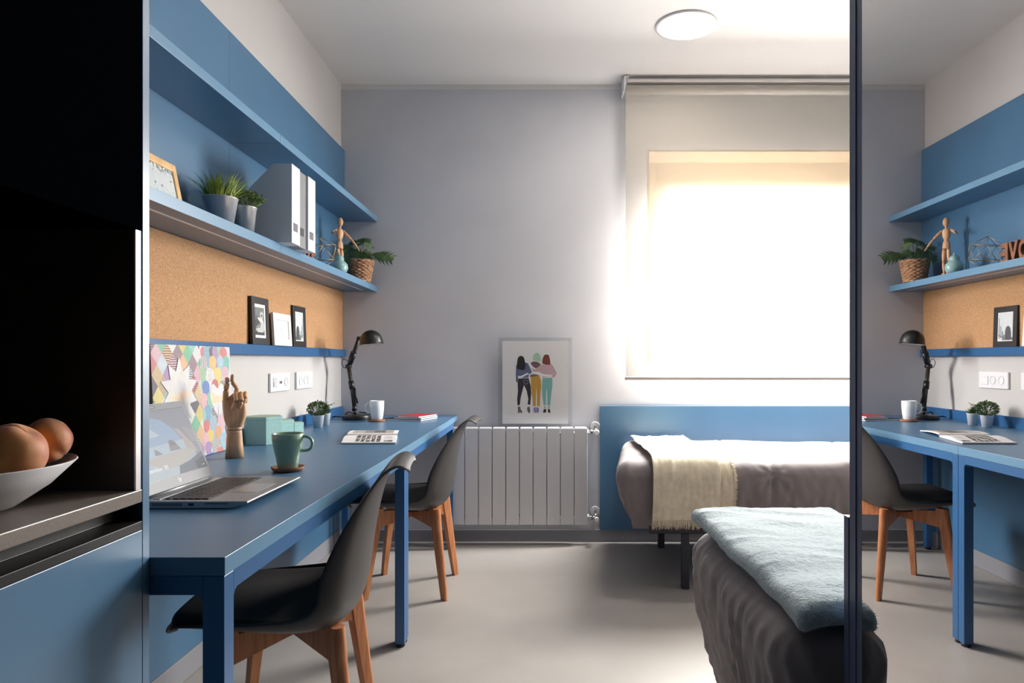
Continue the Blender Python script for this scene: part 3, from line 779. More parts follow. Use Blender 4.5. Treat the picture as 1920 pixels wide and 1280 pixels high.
lean_frame('framed_photo', 'black picture frame with a grey figure photo on the blue ledge, nearest the camera', 'picture frame', (-1.1975, 2.785, LZ), (0, 1, 0), .170, .198, .012, .035, .028, M_frameblack, art_singer, group=None)
lean_frame('framed_photo', 'white picture frame with a faint line sketch between two black frames on the ledge', 'picture frame', (-1.1880, 2.985, LZ), (0, 1, 0), .205, .145, .012, .06, .030, M_framewhite, art_sketch)
lean_frame('framed_photo', 'black picture frame with a misty skyline photo, farthest along the blue ledge', 'picture frame', (-1.2025, 3.250, LZ), (0, 1, 0), .170, .198, .010, .03, .028, M_frameblack, art_skyline)

# ---- plants
def pot(t, c, r0, r1, h, m, rim=.0015):
    MB().lathe([(.001, 0), (r0, 0), (r1, h), (r1+rim, h+.001), (r1+rim, h+.003), (r1-.001, h+.003), (r1-.002, h-.004), (r0*.95, .004), (.001, .004)], c, 48).build('pot', m, t)
    MB().lathe([(r1*.90, h-.012), (.001, h-.010)], c, 24).build('soil', M_soil, t)
def grass_plant(c, label):
    t = thing('potted_grass', label, 'potted plant', c); pot(t, c, .040, .0565, .1, M_zinc)
    rnd = random.Random(5); b = MB(); z0 = c[2]+.088
    for i in range(260):
        a = rnd.uniform(0, 2*PI); r = .047*math.sqrt(rnd.random()); p = Vector((c[0]+r*math.cos(a), c[1]+r*math.sin(a), z0))
        lean = rnd.uniform(.0, .35)+(r/.047)*rnd.uniform(.15, .9); L = rnd.uniform(.06, .115); aa = a+rnd.uniform(-.5, .5)
        d = Vector((math.cos(aa), math.sin(aa), 0)); s = Vector((-d.y, d.x, 0))*rnd.uniform(.0018, .0034); pts = []
        for k in range(6):
            u = k/5; q = p+d*(L*lean*u*u)+Vector((0, 0, L*(u-.35*lean*u*u))); ww = s*(1-u**1.6)*.95+s*.05
            if q.x < PX+.004: q.x = PX+.004+rnd.random()*.004
            pts += [q-ww, q+ww]
        b.add(pts, [(2*k, 2*k+1, 2*k+3, 2*k+2) for k in range(5)], None, True)
    tag(b.build('grass_blades', M_grass, t, weld=False), kind='stuff')
def bush(t, c, R, n, seed, sprigs=0, flatz=.85, leaf=.0055, m=None):
    rnd = random.Random(seed); b = MB(); st = MB()
    def leafat(p, d, s):
        d = d.normalized(); q = d.cross(Vector((rnd.random()-.5, rnd.random()-.5, rnd.random()-.5))).normalized()
        b.add([p, p+d*s*.5+q*s*.38, p+d*s, p+d*s*.5-q*s*.38], [(0, 1, 2, 3)])
    for i in range(n):
        v = Vector((rnd.gauss(0, 1), rnd.gauss(0, 1), rnd.gauss(0, 1))).normalized(); k = (.55+.45*rnd.random()**.5)*(1+.18*NZ(v*3+Vector((seed, 0, 0))))
        p = Vector(c)+Vector((v.x*R*k, v.y*R*k, v.z*R*flatz*k))
        if p.x < XL+.022: p.x = XL+.022
        leafat(p, v+Vector((rnd.uniform(-.8, .8), rnd.uniform(-.8, .8), rnd.uniform(-.3, .8))), leaf*rnd.uniform(.7, 1.3))
    for i in range(26):
        a = rnd.uniform(0, 2*PI); e = rnd.uniform(.1, 1.3); d = Vector((math.cos(a)*math.cos(e), math.sin(a)*math.cos(e), math.sin(e)))
        st.tube([Vector(c)-Vector((0, 0, R*.7)), Vector(c)+d*R*.8], .0007, 4, cap=False)
    for i in range(sprigs):
        a = rnd.uniform(-1.0, 1.2); d = Vector((math.cos(a), math.sin(a), rnd.uniform(-.1, .55))).normalized(); L = R*rnd.uniform(1.15, 1.65)
        st.tube([Vector(c), Vector(c)+d*L*.6+Vector((0, 0, .004)), Vector(c)+d*L], .0006, 4, cap=False)
        for k in range(9): leafat(Vector(c)+d*L*(.6+.4*k/8)+Vector((rnd.uniform(-.003, .003),)*3), Vector((rnd.random()-.5, rnd.random()-.5, .3)), leaf*.9)
    tag(b.build('leaves', m or M_bush, t, weld=False), kind='stuff'); st.build('stems', M_stem, t, weld=False)
grass_plant((-1.103, 2.305, SZ), 'spiky green grass in a shiny zinc pot on the lower shelf')
c = (-1.080, 2.435, SZ); t = thing('potted_herb', 'small leafy green plant in a smaller zinc pot beside the magazine files', 'potted plant', c)
pot(t, c, .032, .0425, .098, M_zinc); M_herb = mat('herb_leaf', (134, 156, 74), .5, noise_s=60, rgb2=(82, 110, 50))
bush(t, (-1.074, 2.452, SZ+.128), .044, 1500, 3, 22, .8, .006, M_herb)
for cc, seed, lb in (((-1.115, 3.330, TZ), 11, 'bushy little green plant in a white pot on the far desk'), ):
    t = thing('potted_boxwood', lb, 'potted plant', cc)
    pot(t, cc, .0215, .0285, .056, M_whiteplast); bush(t, (cc[0], cc[1], cc[2]+.090), .050, 1700, seed, 8, .72, .0065)
cc = (-1.118, 3.445, TZ); t = thing('potted_succulent', 'spiky little plant in a white pot behind the bushy one', 'potted plant', cc)
pot(t, cc, .0205, .027, .056, M_whiteplast); b = MB(); rnd = random.Random(8)
for i in range(46):
    a = i*2.4; lean = .1+.9*(i/46); L = .045*(1-.3*i/46)+.008; d = Vector((math.cos(a), math.sin(a), 0)); p = Vector((cc[0], cc[1], cc[2]+.05))+d*.012*lean
    q = p+d*L*lean*.8+Vector((0, 0, L*(1-.35*lean))); s = Vector((-d.y, d.x, 0))*.0032
    b.add([p-s, p+s, (p+q)/2+s*1.2+Vector((0,0,.002)), q, (p+q)/2-s*1.2+Vector((0,0,.002))], [(0, 1, 2, 3, 4)])
b.build('leaves', M_bush, t, weld=False)

# ---- basket plant
bc = (-1.063, 3.885, SZ); t = thing('potted_philodendron', 'lobed-leaf green plant in a woven wicker basket at the far end of the shelf', 'potted plant', bc)
b = MB(); rows = 12
for k in range(rows):
    z = .006+k*.0098; r = .055+(.074-.055)*k/(rows-1); pts = []
    for j in range(97):
        a = 2*PI*j/96; rr = r+.0030*math.sin(a*12+(k % 2)*PI); pts.append((bc[0]+rr*math.cos(a), bc[1]+rr*math.sin(a), bc[2]+z+.0012*math.sin(a*24)))
    b.tube(pts, .0049, 7, cap=False)
for j in range(24):
    a = 2*PI*j/24; b.tube([(bc[0]+(.0545)*math.cos(a), bc[1]+.0545*math.sin(a), bc[2]+.002), (bc[0]+.0735*math.cos(a), bc[1]+.0735*math.sin(a), bc[2]+.118)], .0026, 6)
b.tube([(bc[0]+.075*math.cos(2*PI*j/48), bc[1]+.075*math.sin(2*PI*j/48), bc[2]+.121) for j in range(49)], .0045, 8, cap=False)
b.lathe([(.001, .002), (.055, .002), (.072, .112), (.001, .112)], bc, 32)
b.build('basket', M_wicker, t, weld=False)
MB().lathe([(.069, .113), (.001, .116)], bc, 24).build('soil', M_soil, t)
def lobed(mb, st, base, tip, wd, up=(-.1, -.85, .5), curl=.25, root=None):
    base, tip = Vector(base)+Vector(bc), Vector(tip)+Vector(bc); L = (tip-base).length; D = (tip-base).normalized()
    S = D.cross(Vector(up)).normalized(); N = S.cross(D)
    st.tube([Vector(root or (0, 0, .11))+Vector(bc), (base+Vector(root or (0, 0, .11))+Vector(bc))/2+Vector((0, 0, .02)), base], .0016, 6, cap=False)
    n = 5; mid = []; wd *= 1.15
    for i in range(n*2+1):
        u = i/(n*2); mid.append(base+D*L*u*.96-N*curl*L*u*u*.5)
    env = [.55, .95, 1.0, .92, .75, .52]
    for sg in (-1, 1):
        for i in range(n):
            a, m_, c_ = mid[2*i], mid[2*i+1], mid[2*i+2]; h = wd*env[i]
            o = S*sg; f = D*(.25*L/n+h*.30)
            e1 = a+o*h*.62+f*.5-N*curl*h*.25; e2 = m_+o*h+f*1.35-N*curl*h*.8; e3 = c_+o*h*.66+f*.25-N*curl*h*.25
            k = .42*h
            mb.add([a, a+o*k, e1, e2, e3, c_+o*k, c_], [(0, 1, 2, 3, 4, 5, 6)] if sg > 0 else [(6, 5, 4, 3, 2, 1, 0)])
    mb.add([mid[-1], mid[-1]+S*wd*.14+D*.004, tip+D*.008, mid[-1]-S*wd*.14+D*.004], [(0, 1, 2, 3)])
lf = MB(); sm_ = MB()
for base, tip, wd in (((.085, -.01, .158), (.195, -.03, .135), .046), ((-.015, 0, .238), (.062, -.005, .238), .024), ((-.015, .0, .232), (-.078, .02, .222), .024), ((.03, -.03, .216), (.078, .0, .200), .022), ((.02, .02, .19), (.055, .045, .14), .03),
        ((-.02, -.045, .185), (-.085, -.075, .11), .040), ((.0, -.03, .19), (-.01, -.085, .12), .036), ((-.035, -.02, .205), (-.092, -.05, .185), .034), ((-.03, .02, .19), (-.085, .06, .15), .034), ((.05, .03, .155), (.12, .06, .16), .034), ((-.01, -.02, .215), (.01, -.08, .20), .028), ((.02, -.02, .17), (.04, -.08, .13), .028)):
    lobed(lf, sm_, base, tip, wd)
lf.build('leaves', M_leaf, t, weld=False, solid=.0006); sm_.build('stems', M_stem, t, weld=False)

# ---- geometric wire ornament
oc = Vector((-1.100, 3.315, SZ+.0745)); r = .0835; g = (1+5**.5)/2; vv = []
for a in (-1, 1):
    for b_ in (-g, g): vv += [Vector((0, a, b_)), Vector((a, b_, 0)), Vector((b_, 0, a))]
R = Matrix.Rotation(.62, 3, 'X') @ Matrix.Rotation(.25, 3, 'Y') @ Matrix.Rotation(.5, 3, 'Z')
vv = [R @ v.normalized()*r for v in vv]; el = min((vv[0]-v).length for v in vv[1:])*1.05; zmin = min(v.z for v in vv)
oc.z = SZ+.0018-zmin*.93; b = MB()
vv = [Vector((v.x, v.y, v.z*.93)) for v in vv]
for i in range(12):
    for j in range(i+1, 12):
        if (vv[i]-vv[j]).length < el*1.02: b.tube([oc+vv[i], oc+vv[j]], .0014, 6)
tag(b.build('wire_polyhedron', M_gold, weld=False, loc=(oc.x, oc.y, SZ)), 'brass wire polyhedron ornament on the lower shelf beyond the magazine files', 'ornament')

# ---- wooden letters
b0 = MB(); lw = mat('letter_wood', (150, 92, 52), .5, noise_s=30, rgb2=(104, 58, 32))
y = 2.93
for ch_, wd in (('L', .055), ('O', .066), ('V', .062), ('E', .052)):
    if ch_ == 'L': y = 2.925
    vs, fs, W, H = text2d(ch_, .04)
    b = MB(); fr_ = [(-1.075, y+a/W*wd, SZ+c_/H*.095) for a, c_ in vs]; bk = [(-1.097, q[1], q[2]) for q in fr_]
    b.add(fr_, fs); b.add(bk, [tuple(reversed(f)) for f in fs])
    ed = {}
    for f in fs:
        for i in range(len(f)): e = (f[i], f[(i+1) % len(f)]); ed[e] = 1
    n = len(vs)
    for (i, j) in ed:
        if (j, i) not in ed: b.add([fr_[i], fr_[j], bk[j], bk[i]], [(0, 1, 2, 3)])
    tag(b.build('wooden_letter', lw, loc=(-1.086, y+wd/2, SZ)), 'standing brown wooden capital letter %s of a row on the lower shelf' % ch_, 'letter', 'wooden letters on the lower shelf')
    y += wd+.004

# ---- celadon gourd
gc = (-1.070, 3.520, SZ)
tag(MB().lathe([(.001, 0), (.022, .0005), (.038, .012), (.0455, .032), (.043, .050), (.031, .064), (.024, .070), (.025, .078), (.024, .086), (.016, .095), (.006, .099), (.0045, .104), (.0055, .110), (.001, .111)], gc, 40).build('gourd_ornament', M_celadon, loc=gc), 'pale green glazed gourd ornament in front of the wooden mannequin', 'ornament')

# ---- wooden mannequin
mc = Vector((-1.108, 3.655, SZ)); t = thing('wooden_mannequin', 'jointed wooden artist mannequin standing on the lower shelf', 'mannequin', tuple(mc))
A = Vector((.033, .060, 0)).normalized()      # shoulder axis
Fw = Vector((A.y, -A.x, 0))                   # chest direction
def MP(a, f, z): return mc+A*a+Fw*f+Vector((0, 0, z))
MB().lathe([(.001, 0), (.036, 0), (.038, .003), (.038, .011), (.035, .013), (.001, .013)], tuple(mc), 36).build('base', M_lightwood, t)
MB().tube([MP(0, -.006, .012), MP(0, -.006, .165)], .0018, 8).build('support_rod', M_chrome, t)
def bone(n, p0, p1, r0, r1, fl=1): 
    k = 7; pts = [p0.lerp(p1, i/(k-1)) for i in range(k)]; rs = [(r0+(r1-r0)*i/(k-1))*math.sin(PI*(.14+.72*i/(k-1)))**.45 for i in range(k)]
    return MB().tube(pts, rs, 14, flat=fl).build(n, M_lightwood, t)
MB().ball(tuple(MP(0, .003, .296)), .0175, None, .92, .92, 1.38).build('head', M_lightwood, t)
bone('neck', MP(0, 0, .262), MP(0, .001, .276), .007, .007)
MB().tube([MP(0, 0, .203), MP(0, 0, .207), MP(0, 0, .220), MP(0, 0, .240), MP(0, 0, .256), MP(0, 0, .263)], [.010, .0145, .0195, .0215, .0175, .008], 20, flat=.78, up=tuple(A)).build('torso', M_lightwood, t)
MB().ball(tuple(MP(0, 0, .1985)), .0115).build('waist_joint', M_lightwood, t)
MB().tube([MP(0, 0, .194), MP(0, 0, .190), MP(0, 0, .172), MP(0, 0, .156), MP(0, 0, .153)], [.011, .0165, .0195, .021, .016], 20, flat=.75, up=tuple(A)).build('pelvis', M_lightwood, t)
for sg, kf in ((-1, -.004), (1, .004)):
    hip = MP(sg*.0115, 0, .152); kn = MP(sg*.013, kf, .084); an = MP(sg*.014, -kf, .022)
    bone('thigh', hip, kn, .0115, .0085); MB().ball(tuple(kn), .0058).build('knee', M_lightwood, t); bone('calf', kn, an, .0090, .0062)
    MB().ball(tuple(an+Vector((0, 0, -.002))+Fw*.008), .0065, None, 1.0, 1.7, .8).build('foot', M_lightwood, t)
# one arm reaching out and down towards the plant, the other bent in front
sh1 = MP(.028, 0, .250); el1 = sh1+Vector((.040, .005, -.042)); wr1 = el1+Vector((.030, .004, -.040)); hd1 = wr1+Vector((.010, 0, -.016))
sh2 = MP(-.028, 0, .250); el2 = sh2+Vector((-.014, -.020, -.020)); wr2 = el2+Vector((.020, -.030, -.006)); hd2 = wr2+Vector((.012, -.008, .010))
for a, b_, c_, d_ in ((sh1, el1, wr1, hd1), (sh2, el2, wr2, hd2)):
    MB().ball(tuple(a), .0072).build('shoulder', M_lightwood, t); bone('upper_arm', a, b_, .0085, .0068)
    MB().ball(tuple(b_), .0046).build('elbow', M_lightwood, t); bone('forearm', b_, c_, .0072, .0050); bone('hand', c_, d_+(d_-c_)*.3, .0052, .0046, .6)

# ---- wooden wall letters done; desk lamp
lc = Vector((-1.050, 3.775, TZ)); t = thing('desk_lamp', 'black adjustable desk lamp with a domed shade on the far desk', 'lamp', tuple(lc))
MB().lathe([(.001, 0), (.077, 0), (.0785, .003), (.0785, .021), (.076, .0255), (.070, .027), (.001, .028)], tuple(lc), 56).build('base', M_black, t)
s0 = Vector((-1.066, 3.80, TZ+.027)); s1 = Vector((-1.068, 3.802, .800)); j0 = Vector((-1.072, 3.806, .826)); j1 = Vector((-1.112, 3.835, 1.046)); h0 = Vector((-1.035, 3.765, 1.200)); hc = Vector((-.952, 3.705, 1.178))
MB().tube([s0, s1], .0095, 14).build('stem', M_black, t)
def para(n, a, b_, w_, r):
    m_ = MB(); s = Vector((0, 1, 0))*w_
    for k in (-1, 1): m_.tube([a+s*k, b_+s*k], r, 10)
    return m_.build(n, M_black, t, weld=False)
MB().tube([j0+Vector((0, 0, -.03)), j0], .013, 14).build('lower_joint', M_black, t)
MB().tube([j0, j1], .0115, 14).build('lower_arm', mat('dark_bronze_tube', (54, 50, 44), .35), t)
MB().tube([j0+(j1-j0)*.06+Vector((.02, -.004, 0)), j0+(j1-j0)*.45+Vector((.016, -.004, 0))], [.0055, .0055], 8).build('spring_strut', M_black, t)
MB().tube([j0+(j1-j0)*.42, j0+(j1-j0)*.62], .0155, 14).build('collar', M_black, t)
MB().tube([j1+Vector((0, .018, 0)), j1-Vector((0, .018, 0))], .014, 16).build('elbow_joint', M_black, t)
para('upper_arm', j1, h0, .008, .0085)
MB().tube([j1+(h0-j1)*.12, j1+(h0-j1)*.50], .0165, 12).build('spring_cover', M_black, t)
MB().tube([h0+Vector((0, .012, 0)), h0-Vector((0, .012, 0))], .011, 14).build('head_joint', M_black, t)
MB().tube([h0, h0+(hc-h0)*.35+Vector((0, 0, .01))], .007, 10).build('head_arm', M_black, t)
b = MB(); dome = [(.001, .0655), (.020, .0625), (.038, .053), (.052, .038), (.060, .018), (.0625, -.002), (.0645, -.012), (.0655, -.013), (.0625, -.0115), (.0605, -.002), (.058, .017), (.050, .036), (.036, .051), (.018, .0605), (.001, .0635)]
tl = Matrix.Rotation(-.10, 3, 'Y')
vs_ = MB().lathe(dome[:9], (0, 0, 0), 48); b.add([tuple(hc+tl @ Vector(v)) for v in vs_.v], vs_.f, M_black, True)
b.build('shade', None, t, solid=0)
b = MB(); vs_ = MB().lathe(dome[8:], (0, 0, 0), 48); b.add([tuple(hc+tl @ Vector(v)) for v in vs_.v], vs_.f, M_whiteplast, True); b.build('shade_lining', None, t)
MB().ball(tuple(hc+Vector((0, 0, .018))), .018).build('bulb', M_whiteplast, t)
MB().tube([j1+Vector((-.004, 0, .03)), j1+Vector((-.030, 0, .042)), j1+Vector((-.040, 0, .02)), j1+Vector((-.030, 0, -.006)), j1+Vector((-.006, 0, -.012))], .002, 6).build('cable_loop', M_blackm, t)
MB().tube([lc+Vector((-.02, .01, .034)), lc+Vector((-.055, .02, .040)), lc+Vector((-.09, .03, .010)), lc+Vector((-.13, .035, .014)), lc+Vector((-.148, .04, .008))], .0035, 8).build('cable', M_blackm, t)
MB().tube([lc+Vector((.0, .05, .036)), lc+Vector((.045, .03, .034)), lc+Vector((.08, .02, .026))], .0035, 8).build('plug_cable', M_blackm, t)

# ---- mugs and coasters
def handle(b, c, ang, r, z0, z1, out, m, th=.0048, fl=1.5):
    d = Vector((math.cos(ang), math.sin(ang), 0)); C = Vector(c); pts = []
    for k in range(15):
        a = -PI/2+PI*k/14; pts.append(C+d*(r+out*max(0, math.cos(a))**.6)+Vector((0, 0, (z0+z1)/2+(z1-z0)/2*math.sin(a))))
    b.tube(pts, th, 10, m, flat=fl)
cz = (-.764, 2.015, TZ)
b = MB().lathe([(.001, 0), (.038, 0), (.043, .003), (.0475, .0125), (.0465, .013), (.041, .006), (.001, .0055)], cz, 48)
tag(b.build('coaster', M_corkdisc, loc=cz), 'round reddish cork coaster dish under the green mug', 'coaster')
t = thing('mug', 'sage green tapered mug on a cork coaster beside the laptop', 'mug', (cz[0], cz[1], TZ+.006))
b = MB().lathe([(.001, 0), (.027, 0), (.0285, .003), (.033, .030), (.0395, .058), (.0445, .085), (.0455, .103), (.0445, .1045), (.043, .103), (.042, .085), (.036, .055), (.029, .03), (.025, .006), (.001, .005)], (cz[0], cz[1], TZ+.0062), 56)
b.build('cup', M_mint, t); b = MB(); handle(b, (cz[0], cz[1], TZ+.0062), .1, .0405, .053, .095, .030, None); b.build('handle', M_mint, t)
cz = (-.909, 3.655, TZ)
tag(MB().lathe([(.001, 0), (.044, 0), (.0445, .001), (.0445, .008), (.044, .009), (.001, .009)], cz, 48).build('coaster', M_corkdisc, loc=cz), 'flat round cork coaster under the white mug by the lamp', 'coaster')
t = thing('mug', 'white porcelain mug on a flat cork coaster beside the black lamp', 'mug', (cz[0], cz[1], TZ+.0093))
b = MB().lathe([(.001, 0), (.027, 0), (.030, .003), (.0345, .03), (.0375, .06), (.0385, .1), (.0375, .1015), (.036, .1), (.035, .06), (.031, .02), (.001, .008)], (cz[0], cz[1], TZ+.0093), 48)
b.build('cup', M_cup, t); b = MB(); handle(b, (cz[0], cz[1], TZ+.0093), PI+.25, .035, .035, .088, .024, None, .0042, 1.3); b.build('handle', M_cup, t)

# ---- notebooks
def obox(c, wd, ln, z0, z1, ang):
    """wd along the local x, ln along local y; c = nearest corner"""
    ux = Vector((math.cos(ang), math.sin(ang), 0)); uy = Vector((-math.sin(ang), math.cos(ang), 0)); C = Vector((c[0], c[1], 0))
    def P(x, y, z): return C+ux*x+uy*y+Vector((0, 0, z))
    vs = [P(x, y, z) for x in (0, wd) for y in (0, ln) for z in (z0, z1)]
    return vs, [(0,1,3,2),(4,6,7,5),(0,4,5,1),(2,3,7,6),(0,2,6,4),(1,5,7,3)]
for cc, wd, ln, z0, an, m, lb in (((-.674, 3.655), -.235, .195, TZ, -.30, M_blackm, 'black notebook at the bottom of the little stack by the back wall'),
        ((-.676, 3.672), -.165, .190, TZ+.0083, -.32, mat('teal_cover', (28, 120, 150), .5), 'blue notebook between the black and the red ones'),
        ((-.688, 3.672), -.130, .190, TZ+.0166, -.36, mat('red_cover', (176, 36, 40), .5), 'red notebook lying on top of the blue one')):
    t = thing('notebook', lb, 'notebook', (cc[0], cc[1], z0), 0, 'notebooks stacked on the far desk')
    vs, fs = obox(cc, wd, ln, z0+.0013, z0+.0068, an); MB().add(vs, fs).build('pages', M_paper, t)
    vs, fs = obox((cc[0]+.001, cc[1]-.001), wd-.002, ln+.002, z0, z0+.0012, an); MB().add(vs, fs).build('back_cover', m, t)
    vs, fs = obox((cc[0]+.001, cc[1]-.001), wd-.002, ln+.002, z0+.0069, z0+.0081, an); MB().add(vs, fs).build('front_cover', m, t)

# ---- open book
bo = Vector((-.800, 2.655, TZ)); ba = .10; U = Vector((math.cos(ba), math.sin(ba)*.35, 0)); V = Vector((-math.sin(ba)*1.9, math.cos(ba), 0)).normalized()
BW, PL = .212, .235
def prof_near(y):    # height of the near page, y from the outer edge to the spine
    u = y/PL; return .0065+.0105*max(0, math.sin(PI*min(1, max(0, (u-.15)/.9))))*.9 if u < .97 else .0065+.0105*.9*math.sin(PI*(.82/.9))*(1-u)/.03
def prof_far(y):
    u = y/PL; return .004+.013*math.sin(PI*min(1, u*.62+.30))*(1-.25*u) if u > .03 else .004+.25*u
t = thing('open_book', 'open white book with bold black lettering lying on the far desk', 'book', tuple(bo))
def BP(x, y, z): return bo+U*x+V*y+Vector((0, 0, z))
n = 26; b = MB()
for i in range(n):
    y0, y1 = PL*i/n, PL*(i+1)/n
    b.add([BP(0, y0, prof_near(y0)), BP(BW, y0, prof_near(y0)), BP(BW, y1, prof_near(y1)), BP(0, y1, prof_near(y1)),
           BP(0, y0, .0015), BP(BW, y0, .0015), BP(BW, y1, .0015), BP(0, y1, .0015)], [(0,1,2,3),(7,6,5,4),(1,5,6,2),(0,3,7,4)]+([(0,4,5,1)] if i == 0 else []), None, False)
for i in range(n):
    y0, y1 = PL*i/n, PL*(i+1)/n
    lo0, lo1 = max(.0008, prof_far(y0)-.0045), max(.0008, prof_far(y1)-.0045)
    b.add([BP(0, PL+y0, prof_far(y0)), BP(BW, PL+y0, prof_far(y0)), BP(BW, PL+y1, prof_far(y1)), BP(0, PL+y1, prof_far(y1)),
           BP(0, PL+y0, lo0), BP(BW, PL+y0, lo0), BP(BW, PL+y1, lo1), BP(0, PL+y1, lo1)], [(0,1,2,3),(7,6,5,4),(1,5,6,2),(0,3,7,4)]+([(2,6,7,3)] if i == n-1 else []), None, False)
b.build('pages', M_paper, t)
b = MB()
def tx(body, x, y0, h, wd):
    org = BP(x+h, y0, 0); uv = U.dot(V); dn = 1-uv*uv/U.dot(U)
    put_text(b, body, org, V, -U, h, flat((30, 30, 32)), wd, .035, fn=lambda p: Vector((p.x, p.y, TZ+prof_near(((p-bo).dot(V)-uv*(p-bo).dot(U)/U.dot(U))/dn)+.0007)))
for i, (s_, wd) in enumerate((("\u2018THE COMMON", .175), ('SPACE SHOULD', .185), ('BE THE BEST', .180), ('SPACE IN A', .160), ('BUILDING', .135))):
    tx(s_, .052+i*.0205, .020, .0165, wd)
def patch(x0, x1, y0, y1, rgb, pf, off):
    k = 8
    for i in range(k):
        ya, yb_ = y0+(y1-y0)*i/k, y0+(y1-y0)*(i+1)/k
        b.add([BP(x0, off+ya, pf(ya)+.0005), BP(x1, off+ya, pf(ya)+.0005), BP(x1, off+yb_, pf(yb_)+.0005), BP(x0, off+yb_, pf(yb_)+.0005)], [(0, 1, 2, 3)], flat(rgb))
patch(.164, .180, .022, .050, (160, 148, 138), prof_near, 0); patch(.1805, .198, .022, .050, (84, 84, 86), prof_near, 0)
for k in range(8): patch(.165+k*.0042, .1662+k*.0042, .070, .140, (176, 176, 178), prof_near, 0)
patch(.020, .070, .03, .20, (186, 182, 176), prof_far, PL); patch(.0705, .11, .03, .20, (150, 142, 134), prof_far, PL); patch(.1105, .16, .03, .20, (112, 104, 98), prof_far, PL); patch(.1605, .195, .03, .20, (176, 160, 144), prof_far, PL)
b.build('print', None, t, weld=False)

# ---- hexagonal boxes
def hexbox(cx, cy, s, h, rot, label):
    t = thing('hexagonal_box', label, 'box', (cx, cy, TZ), 0, 'turquoise hexagonal boxes on the near desk')
    def hx(r): return [(cx+r*math.cos(rot+PI/3*k), cy+r*math.sin(rot+PI/3*k)) for k in range(6)]
    MB().prism(hx(s*.985), 'z', TZ, TZ+h-.012).build('box_body', M_turq, t, bevel=.0006)
    MB().prism(hx(s), 'z', TZ+h-.0118, TZ+h).build('lid', M_turq, t, bevel=.0006)
    MB().prism(hx(s*.97), 'z', TZ+h+.0001, TZ+h+.0006).build('lid_print', M_turqtop, t)
hexbox(-1.1185, 2.6945, .0775, .106, 0, 'largest of the three turquoise hexagonal boxes, nearest the wooden hand')
hexbox(-1.1130, 2.8440, .0610, .079, 0, 'middle-sized turquoise hexagonal box of the row of three')
hexbox(-1.1080, 2.9750, .0500, .056, 0, 'smallest turquoise hexagonal box, farthest of the row of three')

# ---- wooden articulated hand
hc0 = Vector((-1.045, 2.286, TZ)); K = .000251
t = thing('wooden_hand', 'jointed wooden display hand with two raised fingers beside the turquoise boxes', 'wooden hand', tuple(hc0))
def HQ(px, pyy, dep=0): return hc0+Vector(((px-293)*K, -dep, (1195-pyy)*K))
MB().tube([HQ(293, 1194), HQ(293, 1020), HQ(291, 860), HQ(291, 830)], [.0300, .0265, .0240, .0236], 32, flat=.82, up=(1, 0, 0)).build('wrist_base', M_lightwood, t)
MB().tube([HQ(291, 826), HQ(291, 784)], [.0236, .0232], 32, flat=.82, up=(1, 0, 0)).build('wrist_joint', M_lightwood, t)
def palm(u, v):
    # sections from the wrist up to the finger roots
    rows = [(782, 208, 385, .016), (760, 192, 400, .017), (700, 168, 425, .018), (620, 152, 445, .018), (540, 142, 448, .017), (470, 136, 440, .015), (432, 134, 425, .012), (426, 140, 415, .006)]
    z, xl, xr, th = catmull(rows, u); a = 2*PI*v; cx_, hw = (xl+xr)/2, (xr-xl)/2
    ca, sa = math.cos(a), math.sin(a)
    x = cx_+hw*math.copysign(abs(ca)**.8, ca); dp = th*math.copysign(abs(sa)**.8, sa)
    if sa > 0:   # hollow of the palm, facing the viewer and a little to the right
        dp -= .014*math.exp(-((x-300)/70)**2)*min(1, max(0, u-.25)*2.2)
        dp += .006*math.exp(-((x-190)/50)**2)*u
    return tuple(HQ(x, z, dp))
b = MB().grid(palm, 36, 40, None, True, True); k = len(b.v)
b.f += [tuple(range(39, -1, -1)), tuple(range(k-40, k))]; b.m += [0, 0]; b.sm += [True, True]
b.build('palm', M_lightwood, t)
def finger(name, pts, rs):
    pts = [HQ(*p) for p in pts]; fo = MB().ball(tuple(pts[0]), rs[0]*.95).build(name, M_lightwood, t)
    for i in range(len(pts)-1):
        a, b_ = pts[i], pts[i+1]; d = (b_-a); g_ = d.normalized()*.0008; q = [a+g_+(d-2*g_)*k/6 for k in range(7)]
        rr = [(rs[i]+(rs[i+1]-rs[i])*k/6)*(.80 if k in (0,) else (.82 if k == 6 else 1)) for k in range(7)]
        if i == len(pts)-2: rr[-1] *= .6
        MB().tube(q, rr, 14).build('phalanx', M_lightwood, fo)
        if i: MB().tube([a+Vector((.001, -rs[i]*.2, 0)), a+Vector((.001, -rs[i]*1.12, 0))], .0014, 8).build('joint_pin', mat('pin', (60, 40, 30), .4) if 'pin' not in MATS else MATS['pin'], fo)
finger('finger', [(180, 440, .004), (187, 292, .006), (208, 195, .006), (197, 120, .004)], [.0095, .0083, .0074, .0060])
finger('finger', [(228, 412, -.004), (300, 345, -.008), (318, 268, -.004), (262, 185, .002), (270, 80, .002)], [.0085, .0080, .0075, .0068, .0055])
finger('finger', [(300, 440, -.012), (316, 335, .004), (382, 445, .036), (322, 552, .034)], [.0088, .0088, .0080, .0066])
finger('finger', [(360, 440, -.014), (372, 330, -.002), (440, 440, .030), (392, 545, .030)], [.0085, .0086, .0078, .0064])
finger('finger', [(408, 450, -.016), (415, 328, -.012), (458, 400, .014), (440, 470, .018)], [.0078, .0076, .0070, .0058])

